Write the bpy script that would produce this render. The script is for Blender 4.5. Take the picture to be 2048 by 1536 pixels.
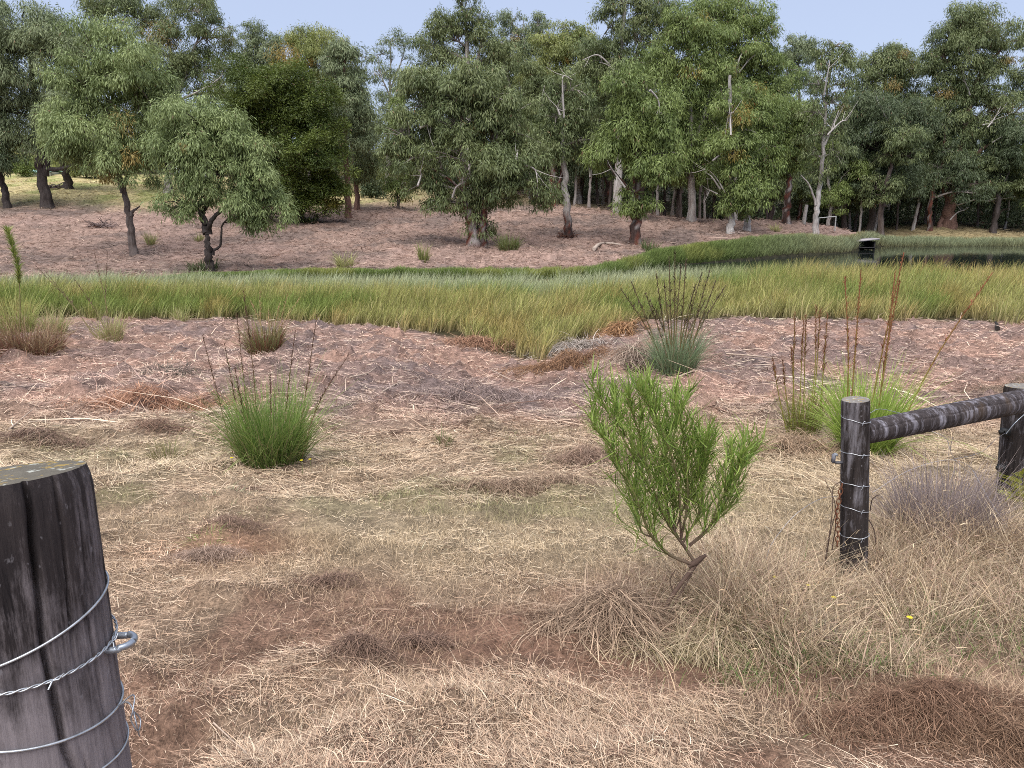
import bpy, math
import numpy as np
from mathutils import Vector

for o in list(bpy.data.objects):
    bpy.data.objects.remove(o)
SC = bpy.context.scene
COL = SC.collection
RAD = math.radians

# ------------------------------------------------------------------ camera
CAM_H, PITCH, F = 1.65, RAD(13.3), 1540.0
cam = bpy.data.cameras.new("camera")
cam.sensor_width = 36.0
cam.lens = F / 2048 * 36.0
cam.clip_start, cam.clip_end = 0.05, 3000.0
camo = bpy.data.objects.new("camera", cam)
COL.objects.link(camo)
camo.location = (0, 0, CAM_H)
camo.rotation_euler = (math.pi / 2 - PITCH, 0, 0)
SC.camera = camo

# ------------------------------------------------------------------ sky, sun, exposure
SUN_EL, SUN_AZ = RAD(64), RAD(200)       # bright overcast, light from high behind-left of the camera
world = bpy.data.worlds.new("World")
SC.world = world
world.use_nodes = True
nt = world.node_tree
nt.nodes.clear()
out = nt.nodes.new("ShaderNodeOutputWorld")
bg = nt.nodes.new("ShaderNodeBackground")
sky = nt.nodes.new("ShaderNodeTexSky")
sky.sky_type = 'NISHITA'
sky.sun_disc = False
sky.sun_elevation, sky.sun_rotation = SUN_EL, SUN_AZ
sky.air_density, sky.dust_density, sky.ozone_density = 1.0, 0.6, 1.4
mix = nt.nodes.new("ShaderNodeMix")
mix.data_type = 'RGBA'
mix.inputs[0].default_value = 0.9       # thin even cloud over the blue
mix.inputs[7].default_value = (1.30, 1.48, 2.00, 1)
nt.links.new(sky.outputs[0], mix.inputs[6])
nt.links.new(mix.outputs[2], bg.inputs[0])
bg.inputs[1].default_value = 0.1
nt.links.new(bg.outputs[0], out.inputs[0])

sl = bpy.data.lights.new("sun", 'SUN')
sl.energy, sl.angle, sl.color = 1.5, RAD(70), (1.0, 0.97, 0.93)
so = bpy.data.objects.new("sun", sl)
COL.objects.link(so)
so.location = (0, 0, 40)
sd = Vector((math.sin(SUN_AZ) * math.cos(SUN_EL), math.cos(SUN_AZ) * math.cos(SUN_EL), math.sin(SUN_EL)))
so.rotation_euler = sd.to_track_quat('Z', 'Y').to_euler()

SC.view_settings.view_transform = 'Standard'
SC.view_settings.look = 'None'
SC.view_settings.gamma = 1.0
SC.view_settings.exposure = 1.95
SC.render.engine = 'CYCLES'
SC.cycles.filter_width = 0.95
SC.cycles.use_denoising = False        # keep the fine grass crisp
SC.cycles.max_bounces = 6
SC.cycles.diffuse_bounces = 3
SC.cycles.transmission_bounces = 4
SC.cycles.transparent_max_bounces = 8
SC.cycles.caustics_reflective = False
SC.cycles.caustics_refractive = False

# ------------------------------------------------------------------ helpers: picture measurement -> place
CP, SP = math.cos(PITCH), math.sin(PITCH)
def P(px, py, Y):
    """the point seen at (px, py) of the 2048 photo at forward distance Y"""
    a, b = (px - 1024) / F, (768 - py) / F
    t = Y / (CP + b * SP)
    return np.array([a * t, Y, CAM_H + t * (b * CP - SP)])

def mpx(px_len, p):
    """metres that px_len photo pixels cover at point p"""
    d = p[1] * CP - (p[2] - CAM_H) * SP
    return px_len * d / F

# ------------------------------------------------------------------ helpers: noise
def _h(ix, iy, seed):
    n = (ix * 374761393 + iy * 668265263 + seed * 1442695041) & 0xFFFFFFFF
    n = ((n ^ (n >> 13)) * 1274126177) & 0xFFFFFFFF
    return ((n ^ (n >> 16)) & 0xFFFF) / 65535.0
def vnoise(x, y, seed=0):
    x, y = np.asarray(x, float), np.asarray(y, float)
    ix, iy = np.floor(x).astype(np.int64), np.floor(y).astype(np.int64)
    fx, fy = x - ix, y - iy
    fx, fy = fx * fx * (3 - 2 * fx), fy * fy * (3 - 2 * fy)
    a, b = _h(ix, iy, seed), _h(ix + 1, iy, seed)
    c, d = _h(ix, iy + 1, seed), _h(ix + 1, iy + 1, seed)
    return (a * (1 - fx) + b * fx) * (1 - fy) + (c * (1 - fx) + d * fx) * fy
def fbm(x, y, seed=0, oct=4):
    s, amp, tot = 0, 1.0, 0
    for i in range(oct):
        s = s + amp * vnoise(x * 2 ** i, y * 2 ** i, seed + i * 17)
        tot += amp
        amp *= 0.5
    return s / tot
def smooth(a, b, x):
    t = np.clip((np.asarray(x, float) - a) / (b - a), 0, 1)
    return t * t * (3 - 2 * t)
def norm(v):
    return v / np.maximum(np.linalg.norm(v, axis=-1, keepdims=True), 1e-9)
def lerp(a, b, t):
    return a + (b - a) * t

# ------------------------------------------------------------------ helpers: mesh
class MB:
    """collects vertices, faces and one colour per vertex; build() links ONE mesh object"""
    def __init__(self):
        self.v, self.c, self.l, self.s, self.n = [], [], [], [], 0
    def add(self, v, faces, c):
        v = np.asarray(v, np.float32).reshape(-1, 3)
        faces = np.asarray(faces, np.int64)
        c = np.asarray(c, np.float32)
        if c.ndim == 1:
            c = np.broadcast_to(c[:3], (len(v), 3))
        self.v.append(v)
        self.c.append(c[:, :3])
        self.l.append((faces + self.n).ravel())
        self.s.append(np.full(len(faces), faces.shape[1], np.int32))
        self.n += len(v)
    def build(self, name, mat, parent=None, origin=None, smooth_shade=True):
        me = bpy.data.meshes.new(name)
        v = np.concatenate(self.v)
        if origin is not None:
            v = v - np.asarray(origin, np.float32)
        l, s = np.concatenate(self.l).astype(np.int32), np.concatenate(self.s)
        me.vertices.add(len(v))
        me.vertices.foreach_set("co", v.astype(np.float32).ravel())
        me.loops.add(len(l))
        me.loops.foreach_set("vertex_index", l)
        me.polygons.add(len(s))
        st = np.zeros(len(s), np.int32)
        st[1:] = np.cumsum(s)[:-1]
        me.polygons.foreach_set("loop_start", st)
        try:
            me.polygons.foreach_set("loop_total", s)
        except Exception:
            pass
        me.polygons.foreach_set("use_smooth", np.full(len(s), smooth_shade, dtype=bool))
        me.update(calc_edges=True)
        ca = me.color_attributes.new(name="Col", type='FLOAT_COLOR', domain='POINT')
        c = np.ones((len(v), 4), np.float32)
        c[:, :3] = np.concatenate(self.c)
        ca.data.foreach_set("color", c.ravel())
        me.materials.append(mat)
        o = bpy.data.objects.new(name, me)
        COL.objects.link(o)
        if parent is not None:
            o.parent = parent
        elif origin is not None:
            o.location = tuple(float(q) for q in origin)
        return o

def tube(mb, pts, r, col, n=8, cap=True, rough=0.0, rng=None):
    """tapered tube through pts; col is one colour or one per point"""
    pts = np.asarray(pts, float)
    k = len(pts)
    r = np.broadcast_to(np.asarray(r, float), (k,))
    t = norm(np.gradient(pts, axis=0))
    ref = np.array([0, 1.0, 0]) if abs(t[:, 1]).mean() < 0.8 else np.array([1.0, 0, 0])
    u = norm(np.cross(t, ref))
    w = np.cross(t, u)
    ang = np.linspace(0, 2 * np.pi, n, endpoint=False)
    rr = r[:, None] * np.ones(n)[None]
    if rough and rng is not None:
        rr = rr * (1 + rough * rng.standard_normal((1, n)) + 0.5 * rough * rng.standard_normal((k, n)))
    ring = pts[:, None] + rr[..., None] * (np.cos(ang)[None, :, None] * u[:, None] + np.sin(ang)[None, :, None] * w[:, None])
    i, j = np.meshgrid(np.arange(k - 1), np.arange(n), indexing='ij')
    a, b = i * n + j, i * n + (j + 1) % n
    f = np.stack([a, b, b + n, a + n], -1).reshape(-1, 4)
    col = np.asarray(col, float)
    if col.ndim == 1:
        cc = np.broadcast_to(col, (k * n, 3))
    elif col.ndim == 2:
        cc = np.repeat(col, n, axis=0)
    else:
        cc = col.reshape(-1, 3)
    mb.add(ring.reshape(-1, 3), f, cc)
    if cap:
        for e, sgn in ((0, -1), (k - 1, 1)):
            base = ring[e]
            c0 = base.mean(0)
            vv = np.vstack([base, c0])
            q = np.arange(n)
            ff = np.stack([q, (q + 1) % n, np.full(n, n)], -1)
            if sgn < 0:
                ff = ff[:, ::-1]
            mb.add(vv, ff, cc[e * n] if cc.ndim == 2 else cc)

def spline(pts, n):
    """smooth curve through a few points (Catmull-Rom)"""
    p = np.asarray(pts, float)
    if len(p) == 2:
        return p[0] + (p[1] - p[0]) * np.linspace(0, 1, n)[:, None]
    q = np.vstack([2 * p[0] - p[1], p, 2 * p[-1] - p[-2]])
    u = np.linspace(0, len(p) - 1, n)
    i = np.minimum(u.astype(int), len(p) - 2)
    t = (u - i)[:, None]
    a, b, c, d = q[i], q[i + 1], q[i + 2], q[i + 3]
    return 0.5 * (2 * b + (c - a) * t + (2 * a - 5 * b + 4 * c - d) * t ** 2 + (3 * b - a - 3 * c + d) * t ** 3)

def blades(mb, o, d, bend, L, w, c0, c1, seg=2, wdir=None, tip=0.12, rng=None):
    """many curved tapering strips: p(s) = o + d*L*s + bend*L*s^2"""
    n = len(o)
    L = np.broadcast_to(np.asarray(L, float), (n,))
    w = np.broadcast_to(np.asarray(w, float), (n,))
    if wdir is None:
        a = rng.uniform(0, np.pi, n)
        wdir = np.stack([np.cos(a), np.sin(a) * 0.6, 0 * a], -1)
    s = np.linspace(0, 1, seg + 1)
    p = o[:, None] + d[:, None] * (L[:, None] * s)[..., None] + bend[:, None] * (L[:, None] * s ** 2)[..., None]
    ww = w[:, None] * (1 - (1 - tip) * s[None] ** 1.5) * 0.5
    ww = ww[..., None] * wdir[:, None]
    v = np.stack([p - ww, p + ww], 2).reshape(n, -1, 3)
    m = 2 * (seg + 1)
    base = np.arange(n)[:, None] * m
    q = np.array([[2 * i, 2 * i + 1, 2 * i + 3, 2 * i + 2] for i in range(seg)])
    f = (base[:, :, None] + q[None]).reshape(-1, 4)
    c = c0[:, None] + (c1 - c0)[:, None] * s[None, :, None]
    c = np.repeat(c[:, :, None], 2, axis=2).reshape(-1, 3)
    mb.add(v.reshape(-1, 3), f, np.clip(c, 0.003, 0.9))

def boxmb(mb, c, size, col, rot=None):
    x, y, z = [q / 2 for q in size]
    v = np.array([[sx * x, sy * y, sz * z] for sx in (-1, 1) for sy in (-1, 1) for sz in (-1, 1)])
    if rot is not None:
        v = v @ np.asarray(rot).T
    f = [[0, 1, 3, 2], [4, 6, 7, 5], [0, 4, 5, 1], [2, 3, 7, 6], [0, 2, 6, 4], [1, 5, 7, 3]]
    mb.add(v + np.asarray(c), f, col)

def tag(o, label=None, cat=None, group=None, kind=None):
    if label: o["label"] = label
    if cat: o["category"] = cat
    if group: o["group"] = group
    if kind: o["kind"] = kind
    return o
def empty(name, loc, label, cat, group=None):
    o = bpy.data.objects.new(name, None)
    o.empty_display_size = 0.2
    COL.objects.link(o)
    o.location = tuple(float(q) for q in loc)
    return tag(o, label, cat, group)

# ------------------------------------------------------------------ materials
def mat_attr(name, rough=0.7, spec=0.25, transl=0.0, noise=0.0, nscale=8.0, stretch=(1, 1, 1), bump=0.0, metal=0.0):
    """principled material whose base colour is the mesh's own colour attribute, broken up by noise"""
    m = bpy.data.materials.new(name)
    m.use_nodes = True
    t = m.node_tree
    b = t.nodes["Principled BSDF"]
    b.inputs["Roughness"].default_value = rough
    b.inputs["Specular IOR Level"].default_value = spec
    b.inputs["Metallic"].default_value = metal
    a = t.nodes.new("ShaderNodeAttribute")
    a.attribute_name = "Col"
    src = a.outputs["Color"]
    if noise or bump:
        tc = t.nodes.new("ShaderNodeTexCoord")
        mp = t.nodes.new("ShaderNodeMapping")
        mp.inputs["Scale"].default_value = stretch
        t.links.new(tc.outputs["Object"], mp.inputs[0])
        nz = t.nodes.new("ShaderNodeTexNoise")
        nz.inputs["Scale"].default_value = nscale
        nz.inputs["Detail"].default_value = 6
        nz.inputs["Roughness"].default_value = 0.65
        t.links.new(mp.outputs[0], nz.inputs["Vector"])
        if noise:
            mr = t.nodes.new("ShaderNodeMapRange")
            mr.inputs[1].default_value, mr.inputs[2].default_value = 0.3, 0.7
            mr.inputs[3].default_value, mr.inputs[4].default_value = 1 - noise, 1 + noise
            t.links.new(nz.outputs[0], mr.inputs[0])
            mx = t.nodes.new("ShaderNodeVectorMath")
            mx.operation = 'SCALE'
            t.links.new(src, mx.inputs[0])
            t.links.new(mr.outputs[0], mx.inputs[3])
            src = mx.outputs[0]
        if bump:
            bp = t.nodes.new("ShaderNodeBump")
            bp.inputs["Strength"].default_value = 0.8
            bp.inputs["Distance"].default_value = bump
            t.links.new(nz.outputs[0], bp.inputs["Height"])
            t.links.new(bp.outputs[0], b.inputs["Normal"])
    t.links.new(src, b.inputs["Base Color"])
    if transl:
        tr = t.nodes.new("ShaderNodeBsdfTranslucent")
        t.links.new(src, tr.inputs[0])
        ms = t.nodes.new("ShaderNodeMixShader")
        ms.inputs[0].default_value = transl
        t.links.new(b.outputs[0], ms.inputs[1])
        t.links.new(tr.outputs[0], ms.inputs[2])
        t.links.new(ms.outputs[0], t.nodes["Material Output"].inputs[0])
    return m

M_LEAF = mat_attr("leaf", 0.5, 0.35, 0.27)
M_BLADE = mat_attr("grass_blade", 0.55, 0.3, 0.3)
M_STRAW = mat_attr("straw", 0.75, 0.2, 0.12)
M_BARK = mat_attr("bark", 0.9, 0.1, 0, 0.45, 3.0, (4, 4, 0.5), 0.05)
M_TWIG = mat_attr("twig", 0.85, 0.15, 0, 0.3, 20.0)
M_GROUND = mat_attr("soil_and_litter", 0.95, 0.1, 0, 0.38, 2.2, (1, 1, 1), 0.06)
def _ground_detail(t):
    """crumbs: a second, fine noise over the broad one"""
    b = t.nodes["Principled BSDF"]
    src = b.inputs["Base Color"].links[0].from_socket
    tc = t.nodes.new("ShaderNodeTexCoord")
    last = src
    for sc_, amt in ((14, .35), (75, .55)):
        nz = t.nodes.new("ShaderNodeTexNoise")
        nz.inputs["Scale"].default_value, nz.inputs["Detail"].default_value, nz.inputs["Roughness"].default_value = sc_, 5, .7
        t.links.new(tc.outputs["Object"], nz.inputs["Vector"])
        mr = t.nodes.new("ShaderNodeMapRange")
        mr.inputs[1].default_value, mr.inputs[2].default_value = .32, .68
        mr.inputs[3].default_value, mr.inputs[4].default_value = 1 - amt, 1 + amt
        t.links.new(nz.outputs[0], mr.inputs[0])
        mx = t.nodes.new("ShaderNodeVectorMath")
        mx.operation = 'SCALE'
        t.links.new(last, mx.inputs[0])
        t.links.new(mr.outputs[0], mx.inputs[3])
        last = mx.outputs[0]
    bp = t.nodes.new("ShaderNodeBump")
    bp.inputs["Strength"].default_value, bp.inputs["Distance"].default_value = .9, .012
    t.links.new(nz.outputs[0], bp.inputs["Height"])
    t.links.new(b.inputs["Normal"].links[0].from_socket, bp.inputs["Normal"])
    t.links.new(bp.outputs[0], b.inputs["Normal"])
    t.links.new(last, b.inputs["Base Color"])
_ground_detail(M_GROUND.node_tree)
M_WIRE = mat_attr("galvanised_wire", 0.42, 0.5, 0, 0.25, 60.0, (1, 1, 1), 0, 0.75)
M_PAINT = mat_attr("painted_metal", 0.6, 0.3, 0, 0.2, 6.0)
M_RUST = mat_attr("rusty_iron", 0.85, 0.2, 0, 0.5, 120.0, (1, 1, 1), 0.001)

# ------------------------------------------------------------------ terrain
CTRL = [  # px, py of the photo and the forward distance there
 (1024,1536,2.05),(300,1536,2.05),(1800,1536,2.08),(1024,1160,3.8),(350,1160,3.75),(1700,1165,3.8),(2040,1160,3.85),
 (545,930,7.0),(1024,935,7.0),(1730,905,7.3),(2040,985,5.6),(100,850,8.9),(1024,800,11.0),(1600,800,11.0),(2048,820,10.4),
 (60,705,16.3),(535,700,17.0),(1024,700,17.6),(1350,745,14.0),(1500,700,16.5),(2000,700,16.4),
 (80,640,24),(560,640,25),(1024,690,19.2),(1300,642,24.5),(1700,640,25),(2048,645,24.5),
 (420,543,47),(268,512,54),(95,415,76),(135,375,90),(60,345,115),(15,418,75),(590,445,70),(697,435,76),(714,418,81),
 (800,412,86),(955,492,59),(1107,412,84),(1135,475,63),(1268,487,60.5),(1460,465,67),(1493,460,69),(1572,445,81),(1630,470,73),
 (1607,445,80),(1895,457,90),(1990,460,92),(700,520,50),(1000,520,52),(450,470,65),(1240,440,74),(20,520,52),
]
cp = [P(*c) for c in CTRL]
WL = -2.72
for u, y, z in [(-.6,0,.05),(.6,0,0),(0,0,0),(-.5,-8,.3),(.5,-8,.3),(-9,2,0),(9,2,-.1),(-14,10,-.9),(14,10,-1.1)]:
    cp.append(np.array([u, y, z]))
for x, y, z in [(-30,24,-2.0),(30,24,-2.2),(-22,37,-2.55),(0,37,-2.6),(25,37,-2.65),(-2,43,-2.62),(-14,43,-2.5),(60,37,-2.6),(80,80,-2.2),(100,100,-.5),
                (-60,30,-1.5),(-70,60,0),(-90,100,5),(-60,140,7),(-20,140,6),(10,140,4.5),(60,140,.5),(110,140,.2),(38,84,-2.35),(52,84,-2.35),(28,84,-1.9),
                (0,105,3.0),(25,105,1.7),(-60,-20,1.5),(60,-20,1),(0,-30,1.2),(0,190,12),(-90,190,16),(90,190,12)]:
    cp.append(np.array([x, y, float(z)]))
cp = np.array(cp)
_S = 40.0
def _phi(r2):
    return 0.5 * r2 * np.log(r2 + 1e-9)
_xy = cp[:, :2] / _S
_n = len(cp)
_A = np.zeros((_n + 3, _n + 3))
_A[:_n, :_n] = _phi(((_xy[:, None] - _xy[None]) ** 2).sum(-1)) + 1e-5 * np.eye(_n)
_A[:_n, _n], _A[:_n, _n + 1:] = 1, _xy
_A[_n, :_n], _A[_n + 1:, :_n] = 1, _xy.T
_W = np.linalg.solve(_A, np.concatenate([cp[:, 2], np.zeros(3)]))
def base_z(x, y):
    sh = np.shape(x)
    q = np.stack([np.clip(np.ravel(x), -120, 120), np.clip(np.ravel(y), -35, 190)], -1) / _S
    z = np.empty(len(q))
    for i in range(0, len(q), 40000):
        b = q[i:i + 40000]
        z[i:i + 40000] = _phi(((b[:, None] - _xy[None]) ** 2).sum(-1)) @ _W[:_n] + _W[_n] + b @ _W[_n + 1:]
    return z.reshape(sh)

# reed bed and pond, by direction u = x / y as seen from the gate
U_R = np.array([-1.2,-.70,-.60,-.30,-.17,-.10,0.0,.04,.09,.135,.18,.31,.50,.66,1.2])
Y_REED = np.array([25,24.5,24.8,25,23.5,22,19.6,18.8,19.6,22.5,24.5,25,25,24.4,24])
U_P = np.array([-1.2,-.7,-.4,-.1,.08,.14,.19,.31,.43,.47,.66,1.2])
Y_NEAR = np.array([39,40,41.5,42,42,41.5,40,38.5,37.5,37.5,37,36])
Y_FAR = np.array([39,40,41.5,42,43,48,54,61,69,79,80,80])
def reed_far(u): return np.interp(u, [-1.2,-.5,-.2,0,.09,.16,.2], [33,33.5,34.5,34.5,36,39,41]) * (u < .16) + pond_near(u) * (u >= .16)
def reed_edge(u): return np.interp(u, U_R, Y_REED)
def pond_near(u): return np.interp(u, U_P, Y_NEAR)
def pond_far(u): return np.interp(u, U_P, Y_FAR)

def terrain_z(x, y):
    z = base_z(x, y)
    u = x / np.maximum(y, 5)
    pn, pf = pond_near(u), pond_far(u)
    inside = smooth(-0.8, 0.8, y - pn) * smooth(-0.8, 0.8, pf - y) * smooth(0.3, 3, pf - pn)
    z = lerp(z, np.minimum(z, WL - 0.5), inside)
    onbank = (1 - inside) * (smooth(-9, 0, y - pn) * (y < pn) + smooth(8, 0, y - pf) * (y >= pn))
    z = lerp(z, np.maximum(z, WL + 0.12), onbank)
    r = np.hypot(x, y)
    open_ground = smooth(0, -1.5, y - reed_edge(u)) + smooth(1, 4, y - pf)
    # clods, cut tussock stubs and wheel-worn hollows
    n1 = fbm(x * 1.1, y * 1.1, 3, 4) - 0.5
    n2 = np.maximum(fbm(x * 2.6 + 7, y * 2.6, 11, 3) - 0.52, 0)
    z = z + open_ground * (0.10 * n1 * smooth(1, 9, r) + 0.035 * n1 + 0.50 * n2 * smooth(5, 13, y) + 0.26 * n2 + 0.07 * np.maximum(fbm(x * 7, y * 7, 13, 3) - .5, 0) * smooth(20, 8, y))
    hump = smooth(42, 48, y) * (fbm(x * 0.55 + 3, y * 0.4, 21, 4) - 0.5)
    z = z + open_ground * 0.55 * hump
    # the dip that drains to the reeds
    z = z - 0.42 * np.exp(-((x + 0.6 - 0.03 * y) / 2.2) ** 2) * smooth(9, 14, y) * smooth(23, 18, y)
    # worn bare wheel track in front of the sapling, raised tall-grass island behind it
    z = z - 0.05 * np.exp(-(((x - 0.45) / 0.8) ** 2 + ((y - 2.85) / 0.3) ** 2))
    z = z + 0.10 * np.exp(-(((x - 1.55) / 0.30) ** 2 + ((y - 2.42) / 0.16) ** 2)) + 0.07 * np.exp(-(((x - 1.95) / 0.3) ** 2 + ((y - 2.3) / 0.14) ** 2))
    return z

def _axis_y():
    a = list(np.linspace(-900, -45, 8)) + list(np.linspace(-40, 0.6, 40))
    while a[-1] < 130: a.append(a[-1] + max(0.028, 0.0115 * a[-1]))
    return np.array(a + list(np.linspace(135, 200, 12)) + [300, 500, 900, 1800])
def _axis_x():
    a = [0.0]
    while a[-1] < 130: a.append(a[-1] + max(0.032, 0.0125 * a[-1]))
    a = np.array(a + [160, 250, 500, 900, 1800])
    return np.concatenate([-a[:0:-1], a])
GX, GY = _axis_x(), _axis_y()
_gx, _gy = np.meshgrid(GX, GY)
GZ = terrain_z(_gx, _gy)
def gz(x, y):
    """height of the ground mesh"""
    x, y = np.asarray(x, float), np.asarray(y, float)
    i = np.clip(np.searchsorted(GX, x) - 1, 0, len(GX) - 2)
    j = np.clip(np.searchsorted(GY, y) - 1, 0, len(GY) - 2)
    fx = np.clip((x - GX[i]) / (GX[i + 1] - GX[i]), 0, 1)
    fy = np.clip((y - GY[j]) / (GY[j + 1] - GY[j]), 0, 1)
    return (GZ[j, i] * (1 - fx) + GZ[j, i + 1] * fx) * (1 - fy) + (GZ[j + 1, i] * (1 - fx) + GZ[j + 1, i + 1] * fx) * fy
def G(px, py):
    """where the sight line through photo pixel (px, py) meets the ground"""
    Y = np.concatenate([np.linspace(0.8, 30, 2200), np.linspace(30, 130, 2400)])
    q = np.stack([P(px, py, y) for y in (1.0, 2.0)])
    s = q[1] - q[0]
    pts = q[0] + s * (Y - 1.0)[:, None]
    hit = np.nonzero(pts[:, 2] <= gz(pts[:, 0], pts[:, 1]))[0]
    k = hit[0] if len(hit) else len(Y) - 1
    return np.array([pts[k, 0], pts[k, 1], float(gz(pts[k, 0], pts[k, 1]))])

# ---- colour of the ground cover by place
def cvec(*c): return np.array(c, float)
def ground_col(x, y, fine=0.0):
    x, y = np.asarray(x, float), np.asarray(y, float)
    u = x / np.maximum(y, 3)
    n1, n2, n3 = fbm(x * .45, y * .45, 31), fbm(x * 1.3, y * 1.3, 32), fbm(x * .16, y * .16, 33)
    straw, soil = cvec(.48, .332, .225), cvec(.34, .19, .13)
    pale, green = cvec(.54, .42, .27), cvec(.30, .28, .14)
    pink, mauve = cvec(.59, .37, .28), cvec(.34, .25, .225)
    rust = cvec(.48, .24, .14)
    e = lambda w: np.asarray(w)[..., None]
    c = np.broadcast_to(straw, x.shape + (3,)).copy()
    c = lerp(c, soil, e(smooth(.50, .64, n2) * .7 * smooth(7, 4, y)))
    c = lerp(c, soil * 1.15, e(np.exp(-(((x - .5) / 1.0) ** 2 + ((y - 2.85) / .33) ** 2)) * .8))
    c = lerp(c, pale, e(smooth(3.2, 4.5, y) * smooth(11, 7, y) * (.35 + .65 * smooth(.4, .6, n1)) * .9))
    c = lerp(c, green, e(smooth(4.5, 6, y) * smooth(10, 7, y) * smooth(.52, .68, n2) * .55 * smooth(3, 0, x)))
    c = lerp(c, pale * 1.02, e(smooth(.6, 1.2, x) * smooth(3.4, 4, y) * smooth(8, 6, y) * .8))
    far = smooth(7.5, 11, y + 2.5 * (n1 - .5))
    c = lerp(c, lerp(pink, mauve, e(smooth(.42, .6, n2) * .6 + .4 * smooth(.45, .6, n1))), e(far))
    c = lerp(c, pale * .95, e(far * smooth(.55, .72, n1) * smooth(14, 9, y) * .8))
    c = lerp(c, rust, e(far * smooth(.62, .74, n1 * .5 + n2 * .5) * .5))
    c = lerp(c, rust * 1.1, e(np.exp(-(((x + 1.75) / .55) ** 2 + ((y - 4.3) / .35) ** 2)) * .6))
    c = lerp(c, mauve * .9, e(np.exp(-(((x + .3) / 2.0) ** 2 + ((y - 12.5) / 2.2) ** 2)) * .8))
    hill = smooth(40, 46, y)
    hc = lerp(cvec(.33, .225, .18), cvec(.22, .16, .135), e(smooth(.4, .62, n1)))
    hc = lerp(hc, cvec(.40, .27, .22), e(smooth(.5, .66, n3) * .6))
    c = lerp(c, hc, e(hill))
    grass = smooth(78, 90, y + 8 * (n3 - .5) - 0.25 * (x + 20)) * smooth(-8, -22, x) + .55 * smooth(80, 92, y) * smooth(-28, -6, x) * smooth(20, 5, x)
    c = lerp(c, lerp(cvec(.52, .43, .22), cvec(.34, .34, .13), e(smooth(.45, .6, n1))), e(np.clip(grass, 0, 1)))
    pf, pn = pond_far(u), pond_near(u)
    wet = smooth(-1, .3, y - reed_edge(u)) * smooth(4, 2, y - pf)
    c = lerp(c, cvec(.10, .085, .04), e(wet))
    c = lerp(c, cvec(.03, .03, .022), e(smooth(-1, .5, y - pn) * smooth(1, -.5, y - pf) * smooth(1, 3, pf - pn)))
    c = lerp(c, cvec(.34, .27, .14), e(smooth(.40, .46, u) * smooth(80, 82, y) * .9))
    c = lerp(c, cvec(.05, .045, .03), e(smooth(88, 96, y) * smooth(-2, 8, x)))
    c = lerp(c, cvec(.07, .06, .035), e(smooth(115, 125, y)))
    return c

mb = MB()
ny, nx = _gx.shape
ii, jj = np.meshgrid(np.arange(ny - 1), np.arange(nx - 1), indexing='ij')
a_ = ii * nx + jj
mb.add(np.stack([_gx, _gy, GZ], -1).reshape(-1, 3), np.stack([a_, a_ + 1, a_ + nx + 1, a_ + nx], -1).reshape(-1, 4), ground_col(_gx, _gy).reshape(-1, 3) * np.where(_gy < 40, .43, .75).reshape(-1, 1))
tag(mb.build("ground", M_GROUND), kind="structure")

# pond water: one sheet just above the carved bed
wm = bpy.data.materials.new("pond_water")
wm.use_nodes = True
wt = wm.node_tree
wb = wt.nodes["Principled BSDF"]
wb.inputs["Base Color"].default_value = (.012, .016, .014, 1)
wb.inputs["Roughness"].default_value = 0.06
wb.inputs["Specular IOR Level"].default_value = 0.5
wn = wt.nodes.new("ShaderNodeTexNoise")
wn.inputs["Scale"].default_value = 1.6
wn.inputs["Detail"].default_value = 3
wbp = wt.nodes.new("ShaderNodeBump")
wbp.inputs["Strength"].default_value = 0.12
wbp.inputs["Distance"].default_value = 0.05
wt.links.new(wn.outputs[0], wbp.inputs["Height"])
wt.links.new(wbp.outputs[0], wb.inputs["Normal"])
mb = MB()
us = np.linspace(.06, 1.19, 60)
near = np.stack([us * (pond_near(us) - .4), pond_near(us) - .4, 0 * us + WL], -1)
farr = np.stack([us * (pond_far(us) + .4), pond_far(us) + .4, 0 * us + WL], -1)
rows = np.stack([lerp(near, farr, k / 6) for k in range(7)])
ii, jj = np.meshgrid(np.arange(6), np.arange(59), indexing='ij')
a_ = ii * 60 + jj
mb.add(rows.reshape(-1, 3), np.stack([a_, a_ + 1, a_ + 61, a_ + 60], -1).reshape(-1, 4), (.01, .01, .01))
tag(mb.build("pond_water", wm), kind="structure")

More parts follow.
